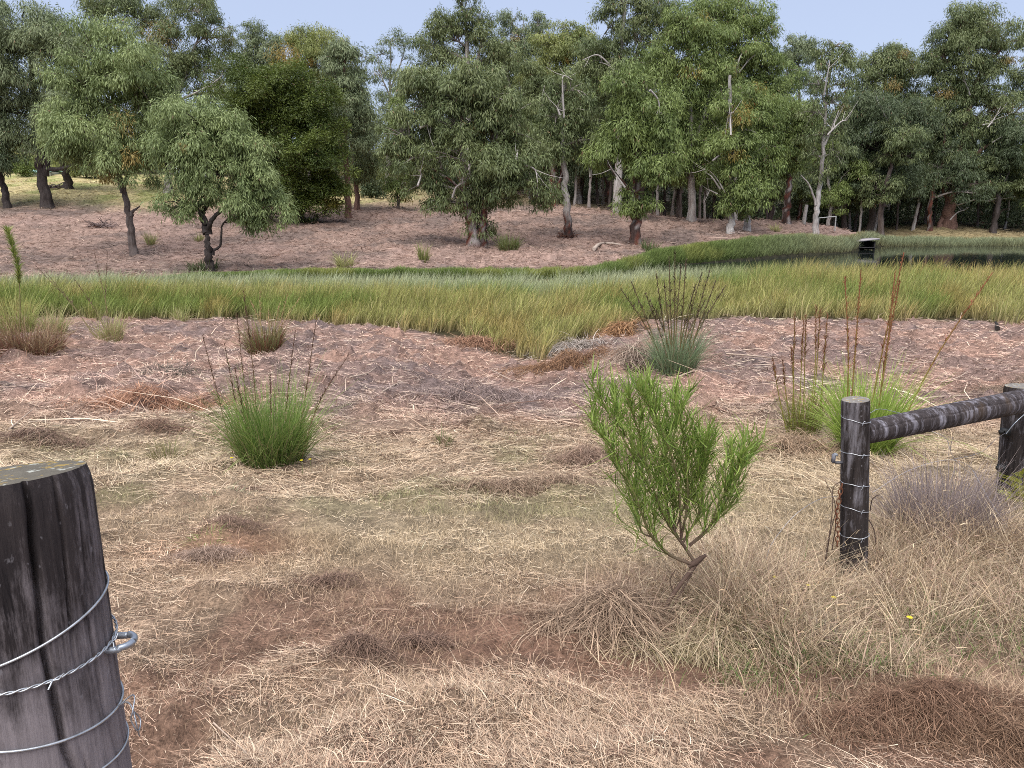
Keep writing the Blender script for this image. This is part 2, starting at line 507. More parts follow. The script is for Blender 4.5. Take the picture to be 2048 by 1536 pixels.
# ------------------------------------------------------------------ trees
PAL = {
 'gum':    (cvec(0.103,0.137,0.054), cvec(0.213,0.244,0.100)),
 'grey':   (cvec(0.124,0.160,0.078), cvec(0.243,0.281,0.140)),
 'light':  (cvec(0.169,0.223,0.082), cvec(0.309,0.363,0.146)),
 'yellow': (cvec(0.169,0.200,0.060), cvec(0.309,0.327,0.104)),
 'bright': (cvec(0.124,0.171,0.048), cvec(0.235,0.290,0.086)),
 'dark':   (cvec(0.066,0.092,0.045), cvec(0.119,0.149,0.069)),
 'wattle': (cvec(0.040,0.067,0.012), cvec(0.138,0.174,0.033)),
}
def leaf_clumps(mb, rng, cen, rad, pal, L, w, cov=1.5, droop=0.9, flat=0.75):
    """sprays of leaves: arching at the top of each clump, hanging in curtains below it"""
    lo, hi = PAL[pal]
    cnt = np.maximum((cov * 2 * np.pi * rad ** 2 / (0.5 * L * w) * 0.5 * rng.uniform(.6, 1.25, len(rad))).astype(int), 4)
    k = np.repeat(np.arange(len(cen)), cnt)
    n = len(k)
    m = len(cen)
    shp = np.stack([rng.uniform(.7, 1.35, m), rng.uniform(.7, 1.35, m), rng.uniform(.65, 1.15, m)], -1)
    z = rng.uniform(-0.6, 1, n)
    a = rng.uniform(0, 2 * np.pi, n)
    s = np.sqrt(np.maximum(1 - z * z, 0))
    d = np.stack([s * np.cos(a), s * np.sin(a), z], -1)
    lobes = 1 + .28 * np.sin(3 * a + 6.28 * rng.uniform(0, 1, m)[k]) * s + .18 * np.sin(5 * a + 6.28 * rng.uniform(0, 1, m)[k])
    rr = rad[k] * (rng.uniform(0, 1, n) ** 0.32) * lobes * (1 + .12 * rng.standard_normal(n))
    p = cen[k] + d * rr[:, None] * shp[k]
    hang = droop * np.clip(1.05 - .55 * np.maximum(z, 0), .3, 1.1)
    ax = d * np.array([1, 1, .5]) * (.30 + .35 * np.maximum(z, 0) + .4 * (1 - droop))[:, None] + 0.30 * rng.standard_normal((n, 3))
    ax[:, 2] -= hang
    ax = norm(ax)
    wd = norm(np.cross(ax, d + 0.5 * rng.standard_normal((n, 3))))
    ln = L * rng.uniform(.55, 1.4, n)
    ww = w * rng.uniform(.7, 1.3, n) * .5
    q = p + ax * (ln * .42)[:, None]
    t = p + ax * ln[:, None]
    v = np.stack([p, q + wd * ww[:, None], t, q - wd * ww[:, None]], 1)
    mixk = np.clip(rng.uniform(0, 1, m)[k] * .75 + rng.uniform(0, 1, n) * .4, 0, 1)
    c = lo + (hi - lo) * mixk[:, None]
    c = c * rng.uniform(.7, 1.3, n)[:, None]
    dead = rng.uniform(0, 1, n) < 0.006
    c[dead] = cvec(.22, .13, .07)
    dk = rng.uniform(0, 1, m)[k] < .012
    c[dk] = c[dk] * cvec(1.5, .95, .8)
    mb.add(v.reshape(-1, 3), np.arange(n * 4).reshape(n, 4), np.repeat(c, 4, axis=0))

def bark_cols(kind, k, n, rng, h):
    """colour per ring and side of a trunk; h = 0 at the foot, 1 at the top"""
    dark, red, lite = cvec(.050, .040, .036), cvec(.150, .055, .038), cvec(.44, .41, .38)
    side = rng.uniform(0, 1, (1, n)) + 0.35 * rng.standard_normal((k, n))
    grey = cvec(.14, .115, .105)
    if kind == 'dark':
        c = lerp(dark, grey * .8, np.clip(side, 0, 1)[..., None] * .6)
    elif kind == 'brown':
        c = lerp(cvec(.075, .055, .046), grey, np.clip(side, 0, 1)[..., None])
    elif kind == 'red':
        c = lerp(red, dark, (side > .55)[..., None] * .85)
        c = lerp(c, lite * .8, (side < .14)[..., None] * .8)
    elif kind == 'pale':
        c = lerp(lite, cvec(.24, .19, .17), np.clip(side, 0, 1)[..., None] * .8)
    elif kind == 'pink':
        c = lerp(cvec(.22, .13, .10), cvec(.13, .075, .058), np.clip(side, 0, 1)[..., None])
    else:  # red peeling foot, pale smooth upper trunk
        low = lerp(red, dark, (side > .5)[..., None] * .85)
        low = lerp(low, lite, (side < .08)[..., None] * .6)
        up = lerp(lite, cvec(.27, .23, .21), np.clip(side, 0, 1)[..., None] * .7)
        c = lerp(low, up, smooth(.2, .34, h[:, None] + .12 * side)[..., None])
    return np.clip(c, .01, .6)

TREES = []
def tree(label, base, trunks, blobs, Y=None, pal='gum', bark='brown', seed=0, r=0.3, L=.34, w=.07, cov=1.9, droop=.9, rc=None,
         bare=(), group=None, gap=.2, name="gum_tree", cat="tree", frac=1.0, stems=1.0):
    rng = np.random.default_rng(1000 + seed)
    b = G(*base) if Y is None else None
    if b is None:
        q = P(base[0], base[1], Y)
        b = np.array([q[0], Y, float(gz(q[0], Y))])
    Y0 = b[1]
    root = empty(name, b, label, cat, group)
    tm = MB()
    paths = []
    for ti, tr in enumerate(trunks):
        rr = r * (tr[0] if not isinstance(tr[0], tuple) else 1.0)
        pp = [t for t in tr if isinstance(t, tuple)]
        pts = [P(x, y, Y0 + (0.25 * rng.standard_normal() if i else 0)) for i, (x, y) in enumerate(pp)]
        if ti == 0 and Y is not None:
            pts[0] = b.copy()
        if pts[0][2] < float(gz(*pts[0][:2])) + .6:
            pts[0][2] = float(gz(*pts[0][:2]))
        k = 5 + 5 * len(pp)
        c = spline(pts, k)
        hh = np.linspace(0, 1, k)
        c[1:-1, :2] += 0.05 * rng.standard_normal((k - 2, 2)) * rr / .3
        rad = rr * (1 - .68 * hh ** .9)
        rad[0] *= 1.38
        rad[1] *= 1.1
        c[0, 2] -= .25
        n = 10
        cols = bark_cols(bark, k, n, rng, hh)
        tube(tm, c, rad, cols, n=n, cap=True, rough=.07, rng=rng)
        paths.append((c, rad))
    allp = np.concatenate([q[0] for q in paths])
    allr = np.concatenate([q[1] for q in paths])
    cm = MB()
    limbcol = {'dark': cvec(.06, .048, .042), 'brown': cvec(.12, .095, .08), 'pink': cvec(.17, .12, .10)}.get(bark, cvec(.30, .26, .23))
    cens, rads = [], []
    for bl in blobs:
        cx, cy, rx, ry = bl[:4]
        dy = bl[4] if len(bl) > 4 else rng.normal(0, .18) * mpx(rx, P(cx, cy, Y0))
        bc = P(cx, cy, Y0 + dy)
        R = np.array([mpx(rx, bc), .85 * mpx(rx, bc), mpx(ry, bc)])
        cr = rc or float(np.clip(.34 * R.min() + .28, .5, 1.5))
        area = 4 * np.pi * ((R[0] * R[1]) ** 1.6 / 3 + (R[0] * R[2]) ** 1.6 / 3 + (R[1] * R[2]) ** 1.6 / 3) ** (1 / 1.6)
        m = max(int(1.12 * frac * area / (np.pi * cr ** 2)), 5)
        i = np.arange(m) + .5
        ph = np.arccos(1 - 2 * i / m)
        th = np.pi * (1 + 5 ** .5) * i
        d = np.stack([np.cos(th) * np.sin(ph), np.sin(th) * np.sin(ph), np.cos(ph)], -1) + .28 * rng.standard_normal((m, 3))
        d = norm(d)
        q = rng.uniform(.5, 1.02, m)
        f1, f2, f3 = rng.uniform(0, 6.28, 3)
        q *= 1 + .17 * np.sin(3.0 * th + f1) * np.sin(ph) + .15 * np.sin(4 * ph + 2 * th + f2) + .10 * np.sin(7 * th + f3)
        q[rng.uniform(0, 1, m) < .10] *= 1.22
        cc = bc + d * R * q[:, None]
        keep = rng.uniform(0, 1, m) > gap
        keep &= ~((d[:, 1] > .45) & (rng.uniform(0, 1, m) < .45))      # thinner on the far side
        keep &= ~((d[:, 2] < -.6) & (rng.uniform(0, 1, m) < .5))
        cc = cc[keep]
        cens.append(cc)
        rads.append(cr * np.clip(np.exp(rng.normal(-.12, .32, len(cc))), .4, 1.5))
        # limb from the trunk to the clump mass, then thin branches outward
        cand = allp[:, 2] < bc[2] - .15 * R[2]
        if not cand.any(): cand = np.arange(len(allp)) < 3
        idx = np.nonzero(cand)[0]
        dist = np.linalg.norm(allp[idx] - bc, axis=1) - .35 * (allp[idx][:, 2] - allp[0, 2])
        at = idx[np.argmin(dist)]
        a0 = allp[at]
        mid = lerp(a0, bc, .5) + np.array([.06 * rng.standard_normal(), .06 * rng.standard_normal(), .10]) * np.linalg.norm(bc - a0)
        lp = spline([a0, mid, bc], 9)
        lr = np.linspace(min(allr[at] * .6, .16 * r / .3 + .02), .05 * r / .3 + .01, 9)
        tube(tm, lp, lr, limbcol * rng.uniform(.8, 1.15), n=6, cap=False, rough=.05, rng=rng)
        nb = min(len(cc), int(16 * stems))
        for e in cc[rng.permutation(len(cc))[:nb]]:
            s0 = lp[rng.integers(4, 9)]
            m2 = lerp(s0, e, .5) + np.array([0, 0, .12]) * np.linalg.norm(e - s0) + .08 * rng.standard_normal(3)
            tube(tm, spline([s0, m2, e], 6), np.linspace(.055, .018, 6) * (r / .3 * .5 + .5), limbcol * rng.uniform(.7, 1.2), n=5, cap=False)
    leaf_clumps(cm, rng, np.concatenate(cens), np.concatenate(rads), pal, L, w, cov, droop)
    tm.build("trunk", M_BARK, root, b)
    cm.build("crown", M_LEAF, root, b)
    for br in bare:
        bm_ = MB()
        col = br[0] if not isinstance(br[0], tuple) else cvec(.42, .38, .35)
        pp = [t for t in br if isinstance(t, tuple)]
        dy = -mpx(60, b) * .55
        pts = [P(x, y, Y0 + dy + .3 * rng.standard_normal()) for x, y in pp]
        # bare limbs start inside the crown and reach out of it
        k = 4 * len(pp) + 2
        tube(bm_, spline(pts, k), np.linspace(.085, .028, k), col, n=6, rough=.05, rng=rng)
        e = pts[-1]
        for _ in range(3):
            s0 = spline(pts, k)[rng.integers(k // 3, k - 1)]
            v = norm((pts[-1] - pts[0])[None])[0] + .7 * rng.standard_normal(3)
            tube(bm_, spline([s0, s0 + .5 * v + cvec(0, 0, -.1), s0 + 1.0 * v], 5), np.linspace(.03, .012, 5), col, n=5, cap=False)
        bm_.build("bare_branch", M_BARK, root, b)
    TREES.append(root)
    return root

# --- left side
tree("thin leaning dark trunk at the far left edge with hanging leaves above it", (15,418), [[(15,418),(5,370),(-6,330),(-30,240)]],
     [(-25,318,60,36),(-60,250,70,60)], pal='dark', bark='dark', seed=1, r=.36)
tree("big dark eucalypt with thick black forked trunk and layered crown at far left", (95,415), [[(95,415),(84,350),(80,300),(70,200),(60,100)],[.55,(88,345),(110,250),(120,150)],[.4,(84,338),(120,338),(150,328),(185,325)]],
     [(40,60,95,38),(0,105,80,45),(110,95,70,34),(60,165,105,55),(-10,225,85,60),(40,285,80,45),(120,215,60,55),(150,90,40,28),(-40,30,60,50)], pal='grey', bark='dark', seed=2, r=.54, rc=1.15)
tree("dark leaning trunk standing on the yellow grass behind the thick forked one", (137,375), [[(137,377),(128,330),(120,280),(118,200)]],
     [(140,270,60,50),(115,210,60,50),(165,300,32,26)], pal='dark', bark='dark', seed=3, r=.5)
tree("light green domed eucalypt with leaning slender trunk left of the smallest forked tree", (268,511), [[(268,511),(262,460),(254,410),(240,360),(225,300),(215,220)],[.5,(246,380),(262,330),(280,240)],[.4,(262,425),(280,412)],[.45,(240,352),(200,280),(170,180)]],
     [(215,110,75,52),(170,165,70,55),(270,150,70,55),(225,205,95,55),(130,235,42,45),(320,200,36,45),(180,275,80,48),(280,270,75,45),(110,270,28,40),(225,330,62,35),(310,320,50,45),(330,255,30,40),(145,300,40,35)],
     pal='light', bark='brown', seed=4, r=.29, L=.30, w=.058, rc=.8, gap=.1)
tree("small lopsided light green tree with forked dark trunk at the reed edge", (420,542), [[1.0,(420,542),(416,490),(414,455)],[.75,(414,458),(404,430),(415,410),(440,370),(450,320)],[.6,(416,460),(424,440),(455,410),(500,380),(530,400)],[.35,(424,502),(440,490),(445,450),(465,430)],[.5,(412,440),(385,410),(350,400)]],
     [(395,240,60,38),(450,265,55,42),(350,275,48,40),(400,300,75,40),(490,310,48,45),(440,345,70,38),(520,355,42,42),(380,365,45,30),(345,415,36,25),(480,395,55,32),(535,410,42,38),(400,410,38,20),(500,440,45,24),(555,435,26,26),(330,320,30,35)],
     pal='light', bark='dark', seed=5, r=.27, L=.27, w=.05, rc=.62, gap=.1)
tree("tall grey-green gum with pale upper limbs showing sky gaps behind the domed tree", (335,395), [[(335,395),(345,300),(352,210),(345,120),(325,40)],[.5,(352,200),(380,120),(410,40)],[.4,(350,250),(300,170),(230,60)]],
     [(230,15,60,35),(300,45,58,42),(385,20,70,45),(430,75,45,50),(340,110,60,45),(400,150,70,50),(300,170,60,50),(440,190,40,50),(200,40,40,35),(370,240,80,60),(300,280,60,50),(430,280,50,60)],
     Y=88, pal='gum', bark='pale', seed=6, r=.42, gap=.32, bare=[[(370,195),(405,178),(440,155),(447,135)],[(412,205),(418,170),(428,180),(432,165)]])
tree("dense dark olive-green wattle with rounded foliage layers and low skirt", (590,443), [[(590,443),(588,380),(580,300),(570,200)],[.6,(600,430),(625,395),(650,390)],[.45,(592,420),(560,400),(540,395)]],
     [(490,165,55,34),(575,160,55,30),(520,200,80,38),(610,205,60,38),(480,235,52,30),(560,250,95,40),(640,260,48,40),(500,290,45,30),(600,310,78,38),(540,330,55,32),(655,330,42,36),(600,370,85,34),(665,385,36,28),(530,375,42,28),(610,410,60,18)],
     pal='wattle', bark='dark', seed=7, r=.36, L=.24, w=.075, cov=2.1, droop=.3, rc=.8, gap=.03, name="wattle_tree")
tree("slender gum with straight pinkish trunk right of the dark wattle", (698,437), [[(698,437),(694,360),(690,270),(688,190),(690,120)]],
     [(690,120,45,38),(665,165,40,42),(715,170,38,40),(690,215,50,38),(660,230,28,40),(725,235,24,40),(700,285,45,36)],
     pal='grey', bark='pink', seed=8, r=.30, gap=.1)
tree("second slender pinkish trunk just behind and right of the straight one", (714,419), [[(714,419),(711,350),(705,290),(712,200)]],
     [(725,260,38,45),(740,320,34,45),(715,350,26,30),(700,200,32,40)], pal='gum', bark='pink', seed=9, r=.28)
tree("round-topped grey gum at the left skyline above the wattle", (520,390), [[(520,390),(525,250),(522,150),(515,90)]],
     [(500,75,30,22),(540,90,34,25),(520,115,45,35),(480,110,25,30),(560,130,35,35),(590,90,14,18),(520,180,60,45)], Y=104, pal='grey', bark='pale', seed=10, r=.35)
tree("yellow-green gum crown on the skyline right behind the dark wattle", (640,388), [[(640,388),(635,250),(630,160),(630,90)]],
     [(600,85,32,26),(640,80,34,25),(675,105,36,30),(620,130,55,40),(690,150,40,40),(640,190,60,45)], Y=98, pal='yellow', bark='pale', seed=11, r=.34)
tree("sparse tall gum with open lacy crown standing alone in the sky gap", (775,380), [[(775,380),(778,260),(780,170),(782,90)],[.5,(780,180),(800,130),(812,90)],[.45,(779,190),(762,150),(755,110)]],
     [(782,82,22,11),(806,92,22,12),(765,108,20,12),(812,118,14,10),(770,148,22,13),(795,155,26,13),(762,170,12,10),(785,118,10,8),(785,205,34,28),(775,260,40,40)], Y=112, pal='grey', bark='pale', seed=12, r=.28, rc=.75, gap=.3, cov=1.0)
tree("young bushy sapling tree on the open hillside between wattle and central gum", (795,417), [[(795,417),(796,380),(798,340)],[.7,(798,417),(800,390),(805,360)]],
     [(800,345,22,22),(785,370,18,20),(812,372,18,22),(798,395,20,16)], pal='bright', bark='brown', seed=13, r=.12, rc=.55, name="young_tree")

# --- centre
tree("wide central gum with two trunks wrapped in leaves and red bark showing", (955,492), [[1.15,(948,492),(940,430),(930,370),(925,300),(920,220)],[.9,(965,490),(966,430),(975,380),(985,300),(975,220)],[.4,(940,400),(900,360),(850,330)],[.4,(970,400),(1010,360),(1060,340)]],
     [(920,190,60,45),(860,215,60,48),(985,195,58,48),(800,260,42,42),(905,255,75,48),(1000,265,65,50),(840,310,70,45),(930,325,75,42),(1030,330,60,48),(790,320,32,40),(860,375,60,35),(1060,375,48,34),(985,385,55,30),(900,405,50,24),(1010,255,50,50),(1090,395,26,20),(950,415,36,28),(950,455,24,26),(940,160,45,35),(845,165,40,35)],
     pal='gum', bark='red', seed=14, r=.42, gap=.08, bare=[[(905,395),(912,375),(925,365),(918,355)],[(840,255),(860,250),(860,265)],[(835,372),(842,350),(838,340)],[(1050,330),(1070,340),(1075,365)],[(1032,320),(1036,300)]])
tree("highest dark-topped gum at the skyline above the wide central one", (935,410), [[(935,410),(938,250),(935,120),(930,30)],[.5,(937,180),(960,100),(965,40)]],
     [(925,18,32,34),(955,45,28,30),(880,55,34,26),(905,80,45,40),(970,85,42,38),(860,105,40,40),(930,135,70,42),(1000,120,45,45),(850,160,45,45)], Y=84, pal='gum', bark='pale', seed=15, r=.4, gap=.27)
tree("pale airy gum on the skyline right of the highest dark-topped crown", (1045,405), [[(1045,405),(1045,260),(1040,150),(1035,60)],[.5,(1043,180),(1062,110),(1072,60)]],
     [(1018,45,22,20),(1045,60,25,25),(1078,50,22,25),(1010,85,25,22),(1060,95,40,30),(1030,140,45,40)], Y=100, pal='grey', bark='pale', seed=16, r=.34, gap=.2)
tree("yellowish gum crown between the airy skyline gum and the tall crowns right", (1110,405), [[(1110,405),(1112,280),(1115,180),(1110,110)]],
     [(1090,90,38,30),(1140,70,40,24),(1120,120,55,40),(1165,90,30,30),(1085,150,45,45),(1150,160,50,45)], Y=88, pal='yellow', bark='pale', seed=17, r=.36)
tree("gum with thick red peeling trunk at the dark forest edge", (1107,413), [[1.1,(1107,413),(1106,360),(1105,310),(1100,220)],[.6,(1112,400),(1125,340),(1140,280)]],
     [(1080,215,45,45),(1130,215,48,45),(1100,270,60,42),(1050,280,35,45),(1150,290,45,42),(1090,320,45,30),(1065,165,40,45)], pal='gum', bark='red', seed=18, r=.46,
     bare=[[(1085,215),(1085,190),(1090,170)],[(1130,240),(1118,215),(1120,200)]])
tree("leaning pale-barked gum with dark red foot and bark heap at its base", (1135,475), [[(1136,475),(1134,430),(1131,370),(1127,310),(1122,240),(1128,170)]],
     [(1110,235,38,40),(1160,225,40,40),(1135,280,52,34),(1180,280,36,40),(1110,300,30,25),(1140,180,42,40)], pal='gum', bark='redpale', seed=19, r=.34, gap=.15,
     bare=[[(1128,235),(1125,170),(1128,152),(1145,160)],[(1120,230),(1113,212)]])
tree("gum with dark red stringy trunk and low leaf collar near the log", (1268,488), [[1.1,(1268,488),(1270,430),(1273,370),(1276,310),(1280,230),(1275,150)],[.5,(1272,400),(1250,370),(1215,330)],[.45,(1274,340),(1310,290),(1330,260)]],
     [(1275,215,52,34),(1240,260,48,40),(1310,250,48,42),(1275,290,62,40),(1220,310,42,36),(1330,310,40,40),(1285,345,48,26),(1265,405,34,24),(1290,415,24,18),(1250,170,45,40),(1310,190,45,42)],
     pal='bright', bark='red', seed=20, r=.40, gap=.08, bare=[[(1250,375),(1232,350),(1222,335)],[(1300,180),(1316,200),(1320,230)]])
tree("very tall full gum reaching the top edge left of the centre-right sky", (1235,410), [[(1235,410),(1240,250),(1240,120),(1250,10)],[.5,(1240,180),(1280,90),(1300,10)]],
     [(1245,5,45,35),(1300,25,50,40),(1215,55,40,38),(1265,75,55,40),(1330,85,45,45),(1200,120,45,42),(1255,135,60,42),(1310,150,50,45),(1190,185,40,45)], Y=80, pal='gum', bark='pale', seed=21, r=.45, gap=.26,
     bare=[[(1220,130),(1195,110),(1165,120)],[(1240,150),(1215,130),(1200,125)]])
tree("broad hanging gum with dead white branches sticking out at mid height", (1385,412), [[(1385,412),(1385,330),(1380,220),(1375,100)],[.5,(1384,300),(1410,220),(1430,130)]],
     [(1365,60,50,45),(1410,95,45,42),(1340,130,50,45),(1390,165,58,45),(1350,220,55,48),(1420,235,45,48),(1375,290,62,42),(1340,330,42,38),(1430,310,40,40),(1390,350,45,25),(1300,350,30,28),(1440,160,35,45)],
     Y=74, pal='bright', bark='pale', seed=22, r=.40, gap=.08, bare=[[(1450,385),(1435,360),(1415,340),(1390,345)],[(1440,378),(1422,352),(1408,345)],[(1435,388),(1415,378)],[(1450,350),(1440,335),(1445,330)],[(1425,322),(1450,300),(1452,292)]])
tree("pale-footed low gum with bright leaf skirt in front of the forest", (1461,466), [[(1461,466),(1462,430),(1462,370),(1461,250),(1460,150)]],
     [(1475,385,36,26),(1500,375,28,30),(1455,410,22,18),(1490,415,32,20),(1465,300,42,40),(1490,260,38,42),(1470,350,34,26),(1455,225,35,38)], pal='bright', bark='pale', seed=23, r=.36, rc=.75, gap=.08,
     bare=[[(1462,270),(1461,235),(1463,225)]])
tree("grey-footed gum standing just right of the pale-footed one", (1494,461), [[(1494,461),(1495,420),(1494,350),(1490,260)]],
     [(1500,205,40,36),(1525,235,34,36),(1480,245,30,36),(1520,290,40,38),(1495,310,32,30),(1540,330,30,32),(1515,350,30,26),(1490,190,30,28)], pal='bright', bark='pale', seed=24, r=.33, gap=.1,
     bare=[[(1487,270),(1486,235),(1495,228)],[(1505,330),(1510,300)]])
tree("tall vivid gum with white forked limbs high in the crown right of centre", (1470,405), [[(1470,405),(1472,280),(1474,160),(1475,80)],[.5,(1474,150),(1500,110),(1520,60)]],
     [(1450,25,48,34),(1500,40,48,40),(1410,30,38,40),(1530,70,30,45),(1470,85,60,40),(1440,140,50,45),(1510,130,48,45),(1545,140,22,55),(1480,190,50,45),(1555,200,25,45),(1520,190,42,40)], Y=86, pal='bright', bark='pale', seed=25, r=.44, gap=.2,
     bare=[[(1474,145),(1478,120),(1490,95),(1492,88)],[(1478,145),(1500,118),(1518,105)]])
tree("gum with tall dark red trunk at the forest edge right of the bare paddock", (1572,446), [[1.1,(1572,446),(1575,400),(1579,340),(1582,260)]],
     [(1575,230,48,36),(1540,260,38,38),(1600,270,38,42),(1570,300,42,34),(1595,320,24,28),(1545,305,30,26),(1600,225,30,30),(1560,340,28,18)], pal='bright', bark='red', seed=26, r=.40)
tree("slender white-trunked gum with thin open crown beside the metal frame", (1630,471), [[1.0,(1630,471),(1633,420),(1640,370),(1645,320),(1648,260),(1656,170),(1668,90)],[.45,(1646,290),(1664,250),(1676,220)],[.4,(1632,405),(1618,370),(1602,350)],[.4,(1652,215),(1635,160)]],
     [(1670,92,26,12),(1645,105,20,16),(1690,125,20,26),(1660,130,34,24),(1690,170,22,24),(1640,170,28,26),(1665,205,34,24),(1625,225,26,28),(1680,235,26,26),(1640,270,34,26),(1675,310,26,28),(1625,310,22,25),(1650,340,30,22)],
     pal='gum', bark='pale', seed=27, r=.27, gap=.24, cov=1.2, bare=[[(1650,290),(1665,255),(1678,220)],[(1655,270),(1680,245),(1695,240)],[(1648,190),(1655,150),(1660,120)]])
tree("distant open gum on the skyline between the two tall right crowns", (1600,415), [[(1600,415),(1600,280),(1598,180),(1598,110)]],
     [(1585,90,26,18),(1615,95,24,20),(1600,120,34,20),(1570,120,18,20),(1632,115,12,16),(1605,165,40,35)], Y=108, pal='grey', bark='pale', seed=28, r=.3, gap=.25)

# --- right
tree("rounded dense gum on the skyline behind the pond's far corner", (1775,425), [[(1775,425),(1775,300),(1772,200),(1770,130)]],
     [(1745,125,35,26),(1785,112,36,24),(1820,125,26,26),(1765,160,58,36),(1815,165,32,40),(1730,170,32,40),(1780,215,65,45)], Y=98, pal='gum', bark='pale', seed=29, r=.4)
tree("dark spreading gum hanging low over the far reeds left of the big trunk", (1745,440), [[(1745,440),(1750,350),(1755,260),(1750,180)]],
     [(1735,225,55,42),(1795,240,50,42),(1760,280,72,42),(1705,290,34,45),(1815,300,40,42),(1740,335,56,38),(1800,360,50,36),(1705,355,30,40),(1750,385,45,24),(1840,250,40,45)], Y=88, pal='dark', bark='dark', seed=30, r=.38,
     bare=[[(1790,262),(1772,235),(1762,215)],[(1830,280),(1800,265),(1775,270)],[(1765,240),(1790,260)]])
tree("largest right-hand gum with thick pinkish trunk and long bare limbs at pond", (1895,456), [[1.25,(1895,456),(1900,400),(1910,350),(1918,300),(1930,250)],[.6,(1908,350),(1945,315),(1985,285),(2030,265)],[.35,(1896,400),(1886,380),(1890,350),(1884,335)],[.55,(1935,220),(1960,150),(2010,90)],[.5,(1938,200),(1920,140),(1905,110)],[.6,(1880,452),(1892,420),(1902,395)]],
     [(1930,35,42,28),(1965,55,42,32),(1895,75,40,30),(1935,185,50,34),(1895,165,36,30),(1975,175,36,30),(1940,95,58,36),(2000,90,32,38),(1885,120,34,34),(1930,140,52,30),(1860,125,22,25),(1985,130,34,28),(1870,235,50,42),(1920,265,50,38),(1980,235,45,45),(1865,300,48,40),(1955,330,60,32),(2020,320,45,42),(1900,200,60,35),(2020,225,40,45),(1850,350,36,30),(1990,375,60,24)],
     pal='gum', bark='pink', seed=31, r=.58, gap=.24, bare=[[(1985,285),(2010,270),(2030,260)],[(1975,255),(1990,235),(2002,212)],[(1965,250),(1985,245),(1970,240)],[(1915,410),(1950,400),(1980,402),(2030,393)],[(1940,190),(1932,168),(1925,160)],[(1900,440),(1915,425),(1930,420)],[(1890,255),(1870,235),(1850,230)]])
tree("small twisted trunk with low dark leaves beside the far pond bank", (1992,458), [[(1992,458),(1988,430),(1995,405),(2010,380)],[.6,(1990,440),(2005,420),(2018,418)]],
     [(2000,370,45,26),(2040,360,40,30),(1975,345,36,26)], pal='dark', bark='brown', seed=32, r=.22)
tree("tall gum crown cut by the right edge at the skyline", (2065,440), [[(2065,440),(2068,300),(2066,200),(2062,100)]],
     [(2048,85,22,20),(2075,70,35,35),(2070,130,40,36),(2055,165,40,36),(2085,200,50,50),(2060,260,45,50)], Y=95, pal='gum', bark='pale', seed=33, r=.4, gap=.28)
tree("dark gum filling the gap above the pale dead stub", (1690,430), [[(1690,430),(1690,340),(1692,260)]],
     [(1700,260,36,40),(1660,250,30,40),(1690,320,45,42),(1650,345,34,36),(1720,400,36,26),(1615,370,30,35)], Y=90, pal='dark', bark='dark', seed=34, r=.34)

# pale dead stub of a trunk
b = G(1607, 446)
root = empty("dead_stub", b, "short pale dead trunk stub at the dark forest edge", "tree stump")
mb = MB()
tube(mb, spline([b - cvec(0, 0, .2), b + cvec(.05, 0, .8), b + cvec(.16, 0, 1.75)], 8), np.linspace(.2, .15, 8), cvec(.36, .33, .30), n=9, rough=.1, rng=np.random.default_rng(5))
mb.build("stub", M_BARK, root, b)

# --- second row of the forest: eight grown trees, then copies of them standing farther in
def plain_tree(seed, h, pal, bark):
    rng = np.random.default_rng(seed)
    px, Y = 1200, 100.0
    q = P(px, 400, Y)
    s = F / (Y * CP)
    y0 = 768 - 0
    g = float(gz(q[0], Y))
    yb = 768 - F * math.tan(math.atan2(g - CAM_H, Y) + PITCH)
    H = h * s
    bl = []
    for i in range(9):
        f = rng.uniform(.30, .95)
        bl.append((px + rng.normal(0, .11) * H, yb - f * H, H * rng.uniform(.09, .15) * (1.2 - .5 * f), H * rng.uniform(.08, .12)))
    bl.append((px, yb - .95 * H, H * .08, H * .08))
    t = [(px, yb), (px + 4, yb - .3 * H), (px - 5, yb - .6 * H), (px, yb - .9 * H)]
    return tree("x", (px, yb), [t, [.5, (px, yb - .3 * H), (px + .1 * H, yb - .55 * H)]], bl, Y=Y, pal=pal, bark=bark, seed=seed, r=.3, name="forest_tree", gap=.14, frac=.8, stems=.5)
protos = [plain_tree(60, 14, 'gum', 'pale'), plain_tree(61, 13, 'dark', 'red'), plain_tree(62, 12, 'gum', 'brown'), plain_tree(63, 15, 'bright', 'pale'), plain_tree(64, 12, 'dark', 'dark')]
def copy_tree(o, loc, rz, s):
    c = o.copy()
    COL.objects.link(c)
    c.location, c.rotation_euler, c.scale = loc, (0, 0, rz), (s, s, s)
    for ch in o.children:
        d = ch.copy()
        COL.objects.link(d)
        d.parent = c
    return c
rng = np.random.default_rng(77)
spots = []
for row, (Yr, step) in enumerate([(87, 5.5), (95, 4.4), (103, 4.2), (113, 4.6)]):
    u = [.08, -.06, -.34, -.32][row]
    while u < .78:
        Yj = Yr + rng.uniform(-2.5, 2.5)
        spots.append((u * Yj / .96, Yj, row))
        u += step * rng.uniform(.75, 1.25) / Yr
for Yj, x in [(112, -80), (114, -72), (116, -64), (113, -55), (112, -47), (118, -40)]:
    spots.append((x, Yj, 2))
used = set()
n_back = 0
